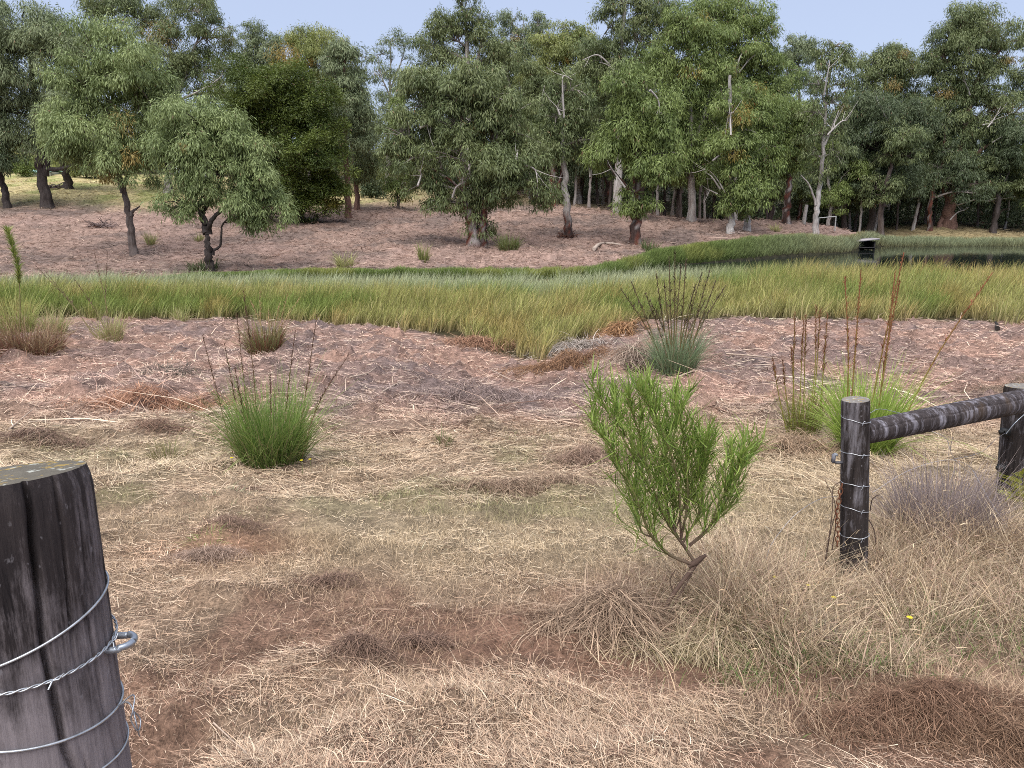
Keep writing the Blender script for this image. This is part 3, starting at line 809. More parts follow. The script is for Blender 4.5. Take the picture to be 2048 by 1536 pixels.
for x, y, row in spots:
    k = int(rng.integers(0, 5))
    u = x / y
    s = rng.uniform(1.0, 1.32) if -.15 < u < .34 else rng.uniform(.82, 1.12)
    if abs(u + .175) < .05: s *= .8                    # the sky gap
    if u < -.32: s *= .75
    o = protos[k]
    loc = (x, y, float(gz(x, y)))
    rz = rng.uniform(0, 6.28)
    if k not in used:
        used.add(k)
        o.location, o.rotation_euler, o.scale = loc, (0, 0, rz), (s, s, s)
    else:
        o = copy_tree(o, loc, rz, s)
    zone = ("left behind the dark wattle" if u < -.2 else "behind the wide central gum" if u < .06 else "behind the dead white branches" if u < .33 else "behind the pond and its far reeds")
    kind = ["pale-trunked grey-green gum", "red-barked dark gum", "brown-trunked grey-green gum", "pale-trunked bright green gum", "dark-trunked dull green gum"][k]
    o["label"] = "%s deep in the shaded forest %s" % (kind, zone)
    o["group"] = "forest trees " + zone
for k, o in enumerate(protos):
    if k not in used:
        for ch in list(o.children): bpy.data.objects.remove(ch)
        bpy.data.objects.remove(o)

slim = [plain_tree(70, 13, 'gum', 'pale'), plain_tree(71, 12, 'dark', 'brown')]
rng = np.random.default_rng(78)
for i, (px, Y) in enumerate([(1150,86),(1163,90),(1178,84),(1196,88),(1206,92),(1218,85),(1240,90),(1302,86),(1316,84),(1331,88),(1346,92),(1363,85),(1381,90),(1402,84),(1412,88),(1430,91),(965+95,90),(1540,86),(1705,92),(1665,90),(1725,88),(1855,93),(1755,90),(1800,91),(1833,90),(1872,94),(1928,95),(1962,93),(2018,94),(1715,92),(1745,94),(1783,95)]):
    q = P(px, 400, Y)
    loc = (q[0], Y, float(gz(q[0], Y)))
    o = slim[i % 2]
    if i < 2:
        o.location = loc
    else:
        o = copy_tree(o, loc, rng.uniform(0, 6.28), 1)
    s_ = rng.uniform(.45, .62)
    o.scale = (s_, s_, rng.uniform(.85, 1.05))
    o["label"] = ("slim pale trunk with a high narrow crown in the shade of the forest edge", "slim brown trunk with a high dark crown in the shade of the forest edge")[i % 2]
    o["group"] = "slim forest-edge trees"

# forest understorey: scrub nobody could count
mb = MB()
rng = np.random.default_rng(8)
n = 1700
u = rng.uniform(-.10, .95, n)
y = rng.uniform(89, 128, n) + 3
x = u * y
keep = y > 90 + 6 * (u < .2)
x, y = x[keep], y[keep]
hgt = rng.uniform(.06, 1, len(x)) ** 1.2 * np.interp(y, [90, 100, 128], [2.0, 4.5, 9.0])
leaf_clumps(mb, rng, np.stack([x, y, gz(x, y) + hgt], -1), rng.uniform(.6, 1.3, len(x)), 'dark', .45, .11, 1.1, .5)
n = 420
x = rng.uniform(-110, -12, n); y = rng.uniform(116, 132, n)
leaf_clumps(mb, rng, np.stack([x, y, gz(x, y) + rng.uniform(.1, 4.5, n)], -1), rng.uniform(.8, 1.5, n), 'yellow', .45, .11, 1.1, .4)
tag(mb.build("forest_undergrowth", M_LEAF), kind="stuff")

# ------------------------------------------------------------------ reeds (beds nobody could count)
def reed_bed(name, seed, x, y, H, w, c0, c1, lean=.13, seg=2):
    rng = np.random.default_rng(seed)
    n = len(x)
    d = norm(np.stack([lean + .16 * rng.standard_normal(n), .22 * rng.standard_normal(n), np.ones(n)], -1))
    bend = np.stack([lean * .7 + .15 * rng.standard_normal(n), .15 * rng.standard_normal(n), -.12 * np.ones(n)], -1)
    mb = MB()
    blades(mb, np.stack([x, y, gz(x, y) - .03], -1), d, bend, H, w, c0, c1, seg=seg, tip=.1, rng=rng)
    return tag(mb.build(name, M_BLADE), kind="stuff")
rng = np.random.default_rng(21)
n = 250000
u = rng.uniform(-.86, .86, n)
e0, e1 = reed_edge(u), reed_far(u) + .9 * (u > .1)
f = rng.uniform(0, 1, n)
y = e0 + (e1 - e0) * f + 4.5 * (fbm(u * 26, f * 1.5, 5) - .5) * (1 - f) + 1.6 * (fbm(u * 120, f * 3, 6, 3) - .5) * (1 - f)
x = u * y
pn = fbm(x * .35, y * .35, 51)
pn2 = fbm(x * .9, y * .9, 52)
thin = smooth(.0, .06, f) * .75 + .25
keep = rng.uniform(0, 1, n) < thin * (.45 + .55 * smooth(.22, .42, pn2))
x, y, f, u, pn, pn2 = [q[keep] for q in (x, y, f, u, pn, pn2)]
n = len(x)
rr = rng.uniform(0, 1, n)
tan, olive, green, orange = cvec(.50, .41, .19), cvec(.33, .34, .095), cvec(.17, .25, .045), cvec(.48, .33, .12)
pale, pbase = cvec(.46, .49, .31), cvec(.25, .27, .10)
E = lambda a: np.asarray(a)[:, None]
c1 = lerp(olive, tan * 1.05, E(smooth(.6, 1.0, rr)))
c1 = lerp(c1, green, E(smooth(.47, .60, pn) * .85 * (f < .75)))
c1 = lerp(c1, orange, E(smooth(.56, .68, pn2) * .6 + .5 * smooth(.35, .5, u) * smooth(.35, .7, f) * (rr > .4)))
backpale = smooth(.45, .72, f + .3 * (pn2 - .5)) * smooth(.34, .22, u)
c1 = lerp(c1, pale, E(backpale * .85))
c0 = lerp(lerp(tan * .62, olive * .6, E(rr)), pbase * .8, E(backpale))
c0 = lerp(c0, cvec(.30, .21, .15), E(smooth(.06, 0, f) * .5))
v = rng.uniform(.5, 1.5, n)[:, None]
H = (1 + .28 * smooth(.2, .4, u)) * (.62 + .5 * smooth(.05, .35, f)) * rng.uniform(.5, 1.22, n) * (.5 + .75 * fbm(x * 1.4, y * 1.4, 53, 3) + .35 * pn)
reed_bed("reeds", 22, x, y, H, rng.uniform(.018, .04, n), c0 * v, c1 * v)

rng = np.random.default_rng(31)
n = 150000
u = np.concatenate([rng.uniform(-.46, .09, n * 2 // 5), rng.uniform(.06, .86, n * 3 // 5)])
n = len(u)
wid = np.interp(u, [-.5, -.42, -.3, .05, .2, .45, .9], [.3, 1.2, 1.8, 2.2, 2.0, 3.4, 4])
f = rng.uniform(0, 1, n) ** 1.2
y = pond_far(u) - .15 + wid * f + 1.2 * (u < .06)
x = u * y
pn = fbm(x * .3, y * .3, 61)
rr = rng.uniform(0, 1, n)
dk, mid, greyg = cvec(.085, .125, .032), cvec(.21, .27, .075), cvec(.36, .40, .26)
right = smooth(.24, .45, u)
c1 = lerp(mid, olive, E(smooth(.5, .65, pn) * .9))
c1 = lerp(c1, greyg, E(right * .75))
c1 = lerp(c1, cvec(.36, .25, .10), E(smooth(.45, .62, f) * right * (rr > .35) * .8))
c0 = lerp(dk, cvec(.22, .20, .10), E(right))
v = rng.uniform(.5, 1.5, n)[:, None]
H = np.interp(u, [-.5, -.4, -.1, .08, .16, .25, .36, .45, .9], [.3, .55, .7, .85, .9, .85, .85, 1.0, 1.05]) * rng.uniform(.45, 1.15, n) * lerp(1, .55, f) * (.6 + .75 * fbm(x * .8, y * .8, 62, 3))
reed_bed("reeds_on_far_bank", 32, x, y, H, rng.uniform(.03, .055, n), c0 * v, c1 * v, lean=.07)

# ------------------------------------------------------------------ cut straw, stubble and litter on the ground
def litter(mb, seed, n, y0, y1, p, Llo, Lhi, wmin, wk, tilt, mixpale, bright=(.42, 1.6)):
    rng = np.random.default_rng(seed)
    q = rng.uniform(0, 1, n)
    k = 1 - p
    y = (y0 ** k + q * (y1 ** k - y0 ** k)) ** (1 / k)
    x = rng.uniform(-1, 1, n) * (.86 * y + .5)
    soil = np.exp(-(((x - .5) / 1.0) ** 2 + ((y - 2.85) / .30) ** 2)) * .8 + .75 * smooth(.49, .62, fbm(x * 1.3, y * 1.3, 32)) * (y < 6)
    u = x / np.maximum(y, 3)
    clear = 1 - smooth(-.4, .5, y - reed_edge(u)) * smooth(3.0, 1.5, y - pond_far(u))
    clump = .22 + .78 * smooth(.35, .6, fbm(x * 3.1, y * 3.1, 71, 3))
    keep = rng.uniform(0, 1, n) < (1 - soil) * clear * clump
    x, y = x[keep], y[keep]
    n = len(x)
    flow = 2.5 * np.pi * (fbm(x * .9, y * .9, 72, 3)) + rng.normal(0, .9, n)
    t = np.clip(rng.normal(tilt, .22, n), -.1, 1.2)
    d = np.stack([np.cos(flow) * np.cos(t), np.sin(flow) * np.cos(t), np.sin(t)], -1)
    L = rng.uniform(Llo, Lhi, n) * rng.uniform(.5, 1.2, n)
    bend = np.stack([rng.normal(0, .34, n), rng.normal(0, .34, n), -.25 * np.maximum(np.sin(t), 0) - .05], -1)
    w = np.maximum(wmin, wk * y) * rng.uniform(.7, 1.4, n)
    wd = norm(np.stack([-np.sin(flow), np.cos(flow), rng.normal(0, .5, n)], -1))
    c = ground_col(x, y)
    pale = cvec(.80, .645, .475)
    c = lerp(c, pale, (rng.uniform(0, 1, n) ** 2.0 * mixpale)[:, None])
    dk_ = rng.uniform(0, 1, n) < .16
    c[dk_] = cvec(.15, .085, .06)
    c = c * rng.uniform(bright[0], bright[1], n)[:, None]
    o = np.stack([x, y, gz(x, y) + rng.uniform(-.004, .016, n) * (1 + .1 * y)], -1)
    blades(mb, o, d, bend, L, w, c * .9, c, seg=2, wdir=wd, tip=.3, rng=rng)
mb = MB()
litter(mb, 41, 420000, 1.3, 8, 1.8, .02, .085, .0018, .00062, .18, .7)
litter(mb, 47, 9000, 1.3, 8, 1.6, .06, .17, .0022, .0007, .22, .95)
litter(mb, 42, 380000, 5.5, 27, 1.5, .05, .21, .0034, .0006, .16, .7)
litter(mb, 43, 120000, 42, 100, 1.3, .3, .8, .03, .0006, .14, .3, (.4, 1.5))
litter(mb, 48, 9000, 8.5, 26, 1.2, .2, .85, .011, .0007, .1, 1.1, (.7, 1.3))
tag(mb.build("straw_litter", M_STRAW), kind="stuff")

mb = MB()
rng = np.random.default_rng(44)
n = 210000
q = rng.uniform(0, 1, n)
y = (2.2 ** -.5 + q * (11.0 ** -.5 - 2.2 ** -.5)) ** -2
x = rng.uniform(-1, 1, n) * (.86 * y + .4)
dens = .12 + .88 * smooth(.40, .58, fbm(x * .8, y * .8, 45)) * (.25 + .75 * smooth(3.0, 4.2, y))
dens = np.maximum(dens, .95 * smooth(.55, 1.0, x / y * 4) * smooth(3.2, 3.8, y) * (x > 0))
dens *= 1 - np.exp(-(((x - .5) / 1.0) ** 2 + ((y - 2.85) / .33) ** 2))
keep = rng.uniform(0, 1, n) < dens
x, y = x[keep], y[keep]
n = len(x)
d = norm(np.stack([.5 * rng.standard_normal(n), .5 * rng.standard_normal(n), np.ones(n)], -1))
bend = np.stack([.35 * rng.standard_normal(n), .35 * rng.standard_normal(n), -.25 * np.ones(n)], -1)
grn = smooth(.50, .64, fbm(x * 1.3, y * 1.3, 32)) * smooth(2.5, 0, x) * smooth(4.2, 5.5, y) * .8
c = lerp(ground_col(x, y) * .5 + .5 * cvec(.50, .39, .25), cvec(.20, .23, .085), (grn * rng.uniform(.3, 1, n))[:, None]) * rng.uniform(.5, 1.5, n)[:, None]
H = rng.uniform(.03, .10, n) * (1 + .5 * smooth(.3, 1.5, x))
blades(mb, np.stack([x, y, gz(x, y) - .004], -1), d, bend, H, np.maximum(.0022, .0006 * y) * rng.uniform(.7, 1.3, n), c * .85, c, seg=2, rng=rng)
tag(mb.build("mown_grass", M_STRAW), kind="stuff")

# uncut grass round the sapling and the fence
mb = MB()
rng = np.random.default_rng(46)
spots_t = [((1350, 1180), .16, .13, 1800), ((1450, 1215), .13, .46, 4200), ((1455, 1150), .12, .34, 2600), ((1380, 1270), .12, .14, 1600), ((1500, 1235), .20, .34, 5200), ((1590, 1235), .20, .24, 5200), ((1680, 1250), .22, .17, 5600), ((1722, 1195), .13, .13, 3000), ((1690, 1210), .13, .13, 2600), ((1860, 1100), .2, .42, 2600), ((1930, 1120), .2, .5, 2600), ((1790, 1150), .16, .42, 2600),
           ((1800, 1200), .24, .27, 4800), ((1900, 1150), .26, .32, 4200), ((1980, 1230), .26, .32, 4200), ((1880, 1270), .22, .24, 3200), ((1620, 1310), .2, .2, 3000), ((1500, 1290), .18, .18, 2400), ((1760, 1310), .2, .18, 2000), ((2030, 1120), .3, .36, 3600), ((1990, 1010), .3, .30, 2200)]
O, Hh, gg = [], [], []
for (px, py), sg, h, m in spots_t:
    g = G(px, py)
    xy = g[:2] + rng.normal(0, 1, (m, 2)) * sg * np.array([1, .8])
    kk = rng.uniform(0, 1, m) < .25 + .75 * smooth(.38, .58, fbm(xy[:, 0] * 7, xy[:, 1] * 7, 55, 3)); xy = xy[kk]; m = len(xy); O.append(xy)
    Hh.append(h * rng.uniform(.25, 1.1, m))
    gg.append(np.full(m, 1.0 if py > 1260 else (.35 if py > 1200 else .1)))
xy, H, gg = np.concatenate(O), np.concatenate(Hh), np.concatenate(gg)
n = len(xy)
x, y = xy.T
a = rng.normal(0, 1, (n, 2)) * .33 + np.array([.05, -.12])
d = norm(np.concatenate([a, np.ones((n, 1))], 1))
bend = np.concatenate([a * .8 + rng.normal(0, .16, (n, 2)), -.22 * np.ones((n, 1))], 1)
rr = rng.uniform(0, 1, n)
c = lerp(cvec(.48, .34, .21), cvec(.66, .54, .37), rr[:, None])
c = lerp(c, cvec(.34, .22, .17), ((rng.uniform(0, 1, n) < .3) * .8)[:, None])
isg = rng.uniform(0, 1, n) < gg * .55
H[isg] *= .55
c[isg] = cvec(.13, .19, .055) * rng.uniform(.7, 1.4, (isg.sum(), 1))
c *= rng.uniform(.45, 1.4, n)[:, None]
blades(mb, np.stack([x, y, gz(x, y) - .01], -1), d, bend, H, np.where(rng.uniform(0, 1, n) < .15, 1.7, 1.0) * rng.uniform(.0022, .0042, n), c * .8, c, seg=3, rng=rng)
# nodding seed heads on a share of the stalks
sel = (rng.uniform(0, 1, n) < .10) & ~isg & (H > .14)
tipp = np.stack([x, y, gz(x, y) - .01], -1)[sel] + d[sel] * H[sel, None] + bend[sel] * H[sel, None]
td = norm(d[sel] + 1.8 * bend[sel] + .2 * rng.standard_normal((sel.sum(), 3)))
m = sel.sum()
for wd_ in ((1.0, .2, 0), (.1, .5, .9)):
    sd_ = norm(np.cross(td, np.array(wd_)[None]))
    Ls = rng.uniform(.025, .05, m)
    blades(mb, tipp - td * .004, td, np.stack([0 * Ls, 0 * Ls, -.3 + 0 * Ls], -1), Ls, rng.uniform(.003, .0055, m), c[sel], c[sel] * 1.05, seg=2, wdir=sd_, tip=.15, rng=rng)
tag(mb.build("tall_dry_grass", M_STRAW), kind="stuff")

# ------------------------------------------------------------------ tussocks with flower stalks
def panicle(mb, rng, path, col, dens=1.0, ln=.06, w=.006, droop=.0, start=.5):
    """a dark seed head: short spikelets crowded along the upper part of a stalk"""
    k = int(90 * dens)
    s = rng.uniform(start, 1.0, k)
    i = (s * (len(path) - 1)).astype(int)
    i = np.minimum(i, len(path) - 2)
    o = path[i] + (path[i + 1] - path[i]) * (s * (len(path) - 1) - i)[:, None]
    ax = norm(path[-1] - path[0])
    d = norm(ax[None] * 1.0 + .55 * rng.standard_normal((k, 3)))
    bend = np.stack([0 * s, 0 * s, -droop + 0 * s], -1)
    c = col * rng.uniform(.6, 1.4, k)[:, None]
    blades(mb, o, d, bend, ln * rng.uniform(.5, 1.2, k) * (1.25 - .7 * (s - start) / (1.001 - start)), w, c, c, seg=2, tip=.3, rng=rng)

def tussock(label, base, n, spread, H, pal, seed, w=.008, stalks=(), stalk_col=cvec(.16, .10, .05), seed_col=cvec(.085, .045, .03), dead=.15, arch=.5, r0=.22,
            group=None, name="tussock", cat="grass tussock", sr=.005, ln=.06, pd=1.0, pdroop=0.0, pstart=.5, up=.0, pw=.007):
    rng = np.random.default_rng(500 + seed)
    b = G(*base)
    root = empty(name, b, label, cat, group)
    mb = MB()
    a = rng.uniform(0, 2 * np.pi, n)
    s = np.abs(rng.normal(0, .5, n)) + .04
    o2 = b[:2] + np.stack([np.cos(a), np.sin(a)], -1) * (r0 * np.sqrt(rng.uniform(0, 1, n)))[:, None]
    s = np.minimum(s, 1.2) * spread / H
    a2 = a + rng.normal(0, .5, n)
    out_ = np.stack([np.cos(a2), np.sin(a2)], -1)
    d = norm(np.concatenate([out_ * (s * .75)[:, None], np.ones((n, 1))], 1))
    L = H * rng.uniform(.4, 1.25, n) * (1 + .25 * s)
    bend = np.concatenate([out_ * (s * .35 + .08)[:, None], -(arch * np.minimum(s, 1.1) + .04)[:, None] * np.ones((n, 1))], 1)
    bend += .1 * rng.standard_normal((n, 3))
    lo, hi, old = pal
    t = rng.uniform(0, 1, n)
    c = lo + (hi - lo) * t[:, None]
    isd = rng.uniform(0, 1, n) < dead
    c[isd] = old
    L[isd] *= .75
    c *= rng.uniform(.75, 1.3, n)[:, None]
    o = np.concatenate([o2, gz(o2[:, 0], o2[:, 1])[:, None] - .02], 1)
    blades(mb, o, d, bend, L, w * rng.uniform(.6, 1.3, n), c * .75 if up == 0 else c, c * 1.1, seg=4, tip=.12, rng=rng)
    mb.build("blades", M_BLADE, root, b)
    for tp in stalks:
        jy = rng.normal(0, .12)
        tip_ = P(tp[0], tp[1], b[1] + jy)
        f0 = tp[2] if len(tp) > 2 else None
        b0 = P(f0, base[1], b[1] + jy * .5) if f0 else b + np.array([.35 * (tip_[0] - b[0]) * .5 + .05 * rng.standard_normal(), jy * .5, 0])
        b0[2] = float(gz(b0[0], b0[1]))
        sm = MB()
        mid = lerp(b0, tip_, .5) + np.array([-.06 * (tip_[0] - b0[0]), 0, .03]) + .02 * rng.standard_normal(3)
        pth = spline([b0, mid, tip_], 12)
        tube(sm, pth, np.linspace(sr, sr * .5, 12), lerp(stalk_col, seed_col, np.linspace(0, 1, 12)[:, None] ** 2), n=5, cap=False)
        panicle(sm, rng, pth, seed_col, pd, ln, pw, pdroop, pstart)
        sm.build("flower_stalk", M_TWIG, root, b)
    return root
BR = (cvec(.09, .165, .03), cvec(.28, .37, .10), cvec(.34, .30, .14))
YG = (cvec(.22, .33, .05), cvec(.42, .52, .13), cvec(.42, .38, .17))
BG = (cvec(.15, .21, .10), cvec(.32, .40, .23), cvec(.30, .22, .15))
DR = (cvec(.22, .14, .08), cvec(.36, .26, .14), cvec(.20, .09, .06))
PT = (cvec(.30, .31, .10), cvec(.46, .44, .20), cvec(.40, .30, .18))
tussock("large bright green grass tussock with dark flower stalks at left of the paddock", (545, 925), 2300, .50, .78, BR, 1, w=.0085, r0=.26, arch=.62,
        stalks=[(405, 670, 470), (449, 686, 492), (474, 629, 505), (487, 582, 520), (469, 733, 505), (591, 660, 566), (634, 627, 590), (698, 708, 600), (540, 740, 540)], sr=.0045, ln=.05, pd=.75, pw=.008, pstart=.42, dead=.24)
tussock("bright lime-green tussock with tall reddish stalks behind the latch post", (1728, 905), 1700, .60, .80, YG, 2, w=.011, r0=.22, arch=.6,
        stalks=[(1690, 555, 1690), (1722, 540, 1695), (1808, 505, 1725), (1790, 545, 1742), (1800, 560, 1748), (1985, 545, 1775)], stalk_col=cvec(.22, .17, .045), seed_col=cvec(.21, .075, .042), sr=.0085, ln=.055, pd=1.5, pw=.008, pstart=.45, dead=.1)
tussock("upright dark sedge clump with reddish-brown spikes left of the lime-green tussock", (1608, 862), 420, .30, .55, (cvec(.14, .17, .03), cvec(.24, .25, .06), cvec(.24, .17, .09)), 3, w=.007, r0=.17, arch=.25, dead=.3,
        stalks=[(1590, 628, 1590), (1607, 640, 1598), (1612, 630, 1606), (1632, 612, 1616), (1640, 618, 1622), (1655, 628, 1636), (1582, 690, 1582), (1565, 720, 1585), (1545, 715, 1575), (1650, 690, 1640)],
        stalk_col=cvec(.24, .22, .05), seed_col=cvec(.17, .075, .04), sr=.0075, ln=.07, pd=.8, pw=.009, pstart=.62)
tussock("blue-green tussock with fan of dark drooping stems in front of the reeds", (1350, 748), 1200, .62, .92, BG, 4, w=.014, r0=.35, arch=.6, dead=.18,
        stalks=[(1242, 578), (1262, 562), (1290, 585), (1312, 545), (1338, 512), (1350, 500), (1362, 530), (1392, 568), (1404, 545), (1420, 540), (1432, 560), (1452, 570), (1328, 560), (1300, 600), (1372, 520), (1410, 600)],
        stalk_col=cvec(.17, .13, .05), seed_col=cvec(.07, .05, .035), sr=.014, ln=.20, pd=.7, pw=.014, pdroop=.5, pstart=.45)
tussock("brown-skirted tussock with pale straw stems behind the large green tussock", (530, 703), 700, .62, .85, (cvec(.16, .17, .06), cvec(.30, .27, .12), cvec(.20, .09, .055)), 5, w=.014, r0=.35, dead=.45,
        stalks=[(537, 622), (500, 600), (575, 590), (600, 595), (560, 605), (520, 580)], stalk_col=cvec(.36, .28, .12), seed_col=cvec(.34, .22, .12), sr=.008, ln=.08, pd=.4, pw=.01)
tussock("shaggy brown dying tussock at the left edge", (60, 708), 1200, .95, .80, DR, 6, w=.016, r0=.6, dead=.5, arch=.6)
tussock("yellow-green tussock rising behind the shaggy brown one", (35, 668), 420, .7, 1.15, (cvec(.22, .26, .06), cvec(.40, .40, .14), cvec(.36, .27, .12)), 7, w=.018, r0=.35, arch=.5)
tussock("arching pale green tussock right of the shaggy brown one", (105, 665), 320, .8, .85, PT, 8, w=.016, r0=.3, arch=.8)
tussock("small straw-coloured tussock with thin stems leaning left", (222, 672), 320, .5, .62, PT, 9, w=.015, r0=.25, dead=.4,
        stalks=[(70, 530), (88, 540), (150, 560), (188, 503), (215, 505)], stalk_col=cvec(.24, .19, .09), seed_col=cvec(.10, .06, .045), sr=.008, ln=.09, pd=.5, pw=.012)
tussock("low pale tuft at the edge of the reeds, left of the straw stems", (365, 643), 150, .5, .5, PT, 10, w=.018, r0=.2, dead=.3)
tussock("flattened dark grey sedge mat on the pinkish litter", (335, 750), 500, .6, .2, (cvec(.07, .065, .05), cvec(.13, .12, .09), cvec(.16, .12, .10)), 11, w=.012, r0=.45, arch=.3)
for lab, px, n_, sp, hh, pl, r_ in [
    ("lone yellow-green tuft on the hillside beside the domed tree", (302, 490), 150, .7, 1.0, PT, .3),
    ("dark grass tuft in the shade right of the wattle skirt", (612, 446), 260, 1.6, 1.1, (cvec(.04, .06, .02), cvec(.09, .11, .04), cvec(.1, .09, .05)), .9),
    ("bushy green tuft at the foot of the wide central gum", (1018, 497), 360, 1.1, 1.1, (cvec(.10, .13, .035), cvec(.18, .20, .07), cvec(.15, .12, .06)), .7),
    ("light green tuft at the top of the reed bank left of centre", (690, 533), 200, .9, 1.0, PT, .4),
    ("slim green tuft on the bank left of the wide central gum", (847, 521), 120, .5, 1.1, (cvec(.16, .19, .05), cvec(.28, .28, .10), cvec(.2, .15, .08)), .3),
    ("dark grass collar around the foot of the small forked tree", (408, 540), 320, 1.0, .8, (cvec(.06, .08, .03), cvec(.13, .15, .06), cvec(.15, .12, .06)), .8),
    ("second pale tuft on the hillside right of the small forked tree", (398, 482), 90, .6, .7, PT, .3),
    ("green tuft on the bare ground right of the grey-footed gum", (1550, 462), 120, .9, .7, PT, .4),
    ("leafy green tuft between the two central trunks", (985, 468), 120, .6, .9, (cvec(.10, .13, .035), cvec(.18, .20, .07), cvec(.15, .12, .06)), .3),
    ("dark rushes at the left end of the far reeds", (1300, 503), 160, 1.0, .9, (cvec(.07, .1, .03), cvec(.12, .16, .05), cvec(.15, .12, .06)), .6)]:
    tussock(lab, px, n_, sp, hh, pl, 20 + px[0], w=.045, r0=r_, group="grass tufts on the far hillside")
for lab, px, n_, sp, hh, pl, r_ in [
    ("small dull green weed tuft left of the large green tussock", (335, 915), 130, .22, .22, (cvec(.17, .17, .06), cvec(.28, .25, .11), cvec(.36, .27, .17)), .16),
    ("thin grassy tuft in the middle of the paddock", (888, 890), 60, .16, .22, (cvec(.13, .17, .05), cvec(.24, .24, .10), cvec(.36, .27, .17)), .09),
    ("greyish green weed patch left of the big weathered post hook", (440, 1008), 260, .3, .07, (cvec(.22, .24, .13), cvec(.34, .34, .20), cvec(.36, .27, .17)), .28),
    ("fresh cut green leaf patch on orange straw", (415, 1078), 170, .16, .07, (cvec(.22, .33, .07), cvec(.36, .46, .14), cvec(.5, .33, .14)), .10),
    ("grey-mauve tangle of dead stalks between the latch post and the corner post", (1880, 1085), 2400, .36, .48, (cvec(.24, .19, .18), cvec(.42, .34, .31), cvec(.17, .13, .12)), .24),
    ("dark sprouting weed in the uncut grass below the latch post", (1650, 1300), 160, .07, .13, (cvec(.10, .08, .07), cvec(.19, .15, .13), cvec(.16, .12, .10)), .05)]:
    tussock(lab, px, n_, sp, hh, pl, 60 + px[0], w=(.006 if px[0] == 1880 else .004) if px[1] > 1050 else .007, r0=r_, name="weed_tuft", cat="weeds")

# heaps of cut grass and dead bracken
def heap(label, base, rx, ry, h, pal, n, L, w, seed, name="grass_or_turf_heap", cat="grass heap"):
    rng = np.random.default_rng(900 + seed)
    b = G(*base)
    mb = MB()
    q = rng.normal(0, .5, (n, 2)); q *= (.55 + .9 * fbm(np.arctan2(q[:, 1], q[:, 0]) * 2.2 + seed * 7, q[:, 0] * 0, seed, 3))[:, None]
    r2 = (q ** 2).sum(1)
    x, y = b[0] + q[:, 0] * rx, b[1] + q[:, 1] * ry
    top = 1.5 * h * np.exp(-r2 * 1.3) * (.2 + 1.5 * fbm(x * 5 / max(rx, .3), y * 5 / max(rx, .3), seed))
    z = gz(x, y) + top * rng.uniform(.3, 1, n) ** .5
    a = rng.uniform(0, 2 * np.pi, n)
    d = norm(np.stack([np.cos(a), np.sin(a), rng.normal(.05, .3, n)], -1))
    c = lerp(pal[0] * 1.15, pal[1] * 1.2, rng.uniform(0, 1, n)[:, None] ** 1.2) * rng.uniform(.55, 1.4, n)[:, None]
    bend = np.stack([.2 * rng.standard_normal(n), .2 * rng.standard_normal(n), -.35 + .1 * rng.standard_normal(n)], -1)
    blades(mb, np.stack([x, y, z], -1), d, bend, 1.15 * L * rng.uniform(.3, 1.3, n), 1.2 * w * rng.uniform(.6, 1.4, n), c * .9, c, seg=3, tip=.3, rng=rng)
    o = mb.build(name, M_STRAW, None, b)
    return tag(o, label, cat)
heap("heap of pulled grey-brown grass at the foot of the sapling", (1225, 1250), .34, .16, .10, (cvec(.15, .095, .065), cvec(.44, .32, .22)), 3600, .16, .0035, 1)
heap("swath of pale cut stalks trailing right from the sapling heap", (1400, 1300), .36, .10, .04, (cvec(.24, .19, .10), cvec(.54, .44, .30)), 1500, .2, .0035, 2)
heap("dark brown clump of torn turf at the lower right corner", (1830, 1440), .38, .13, .06, (cvec(.095, .05, .03), cvec(.28, .17, .11)), 9000, .05, .0022, 3)
heap("second dark torn turf clump cut by the right edge", (2030, 1490), .30, .12, .05, (cvec(.10, .055, .033), cvec(.30, .19, .12)), 6000, .05, .0022, 4)
heap("low mound of dead brown bracken at the mouth of the dip", (1135, 735), 1.35, .7, .20, (cvec(.13, .07, .04), cvec(.30, .17, .09)), 4200, .22, .010, 5, "bracken_mound", "bracken")
heap("orange-brown mound at the reed edge left of the fanned tussock", (1245, 668), .7, .5, .24, (cvec(.22, .11, .05), cvec(.42, .25, .13)), 2200, .34, .013, 6, "bracken_mound", "bracken")
heap("grey-straw collapsed grass skirt left of the fanned tussock", (1275, 735), .8, .5, .30, (cvec(.24, .17, .13), cvec(.42, .33, .25)), 2600, .45, .011, 7)
heap("rusty bracken mound at the reed edge beside the pointed reed tongue", (970, 692), 1.2, .6, .17, (cvec(.20, .10, .06), cvec(.42, .25, .16)), 2200, .34, .012, 8, "bracken_mound", "bracken")
heap("grey bleached sticks and straw at the tip of the reed tongue", (1150, 700), .9, .5, .2, (cvec(.25, .20, .17), cvec(.48, .42, .36)), 900, .5, .013, 9)
heap("dark heap of old clippings at the right edge behind the rail", (2035, 790), .8, .5, .2, (cvec(.12, .085, .06), cvec(.28, .20, .14)), 2000, .2, .007, 10)
heap("brown clod heap left of the big green tussock's base", (320, 860), .5, .22, .08, (cvec(.12, .07, .05), cvec(.30, .19, .13)), 1500, .12, .005, 11)
heap("rusty orange straw swath left of the big green tussock", (300, 800), 1.3, .35, .12, (cvec(.22, .10, .06), cvec(.46, .27, .17)), 2600, .22, .008, 12)
heap("dark clod patch near the left edge of the paddock", (70, 880), .7, .2, .08, (cvec(.10, .06, .045), cvec(.27, .18, .13)), 1500, .12, .006, 13)
heap("brown litter ridge in the middle of the paddock", (1060, 985), .75, .14, .09, (cvec(.13, .08, .055), cvec(.40, .29, .2)), 2600, .12, .004, 14)
heap("pile of dark dry clippings right of the weathered post", (415, 1120), .26, .14, .05, (cvec(.14, .09, .065), cvec(.40, .29, .22)), 2400, .055, .0024, 15)
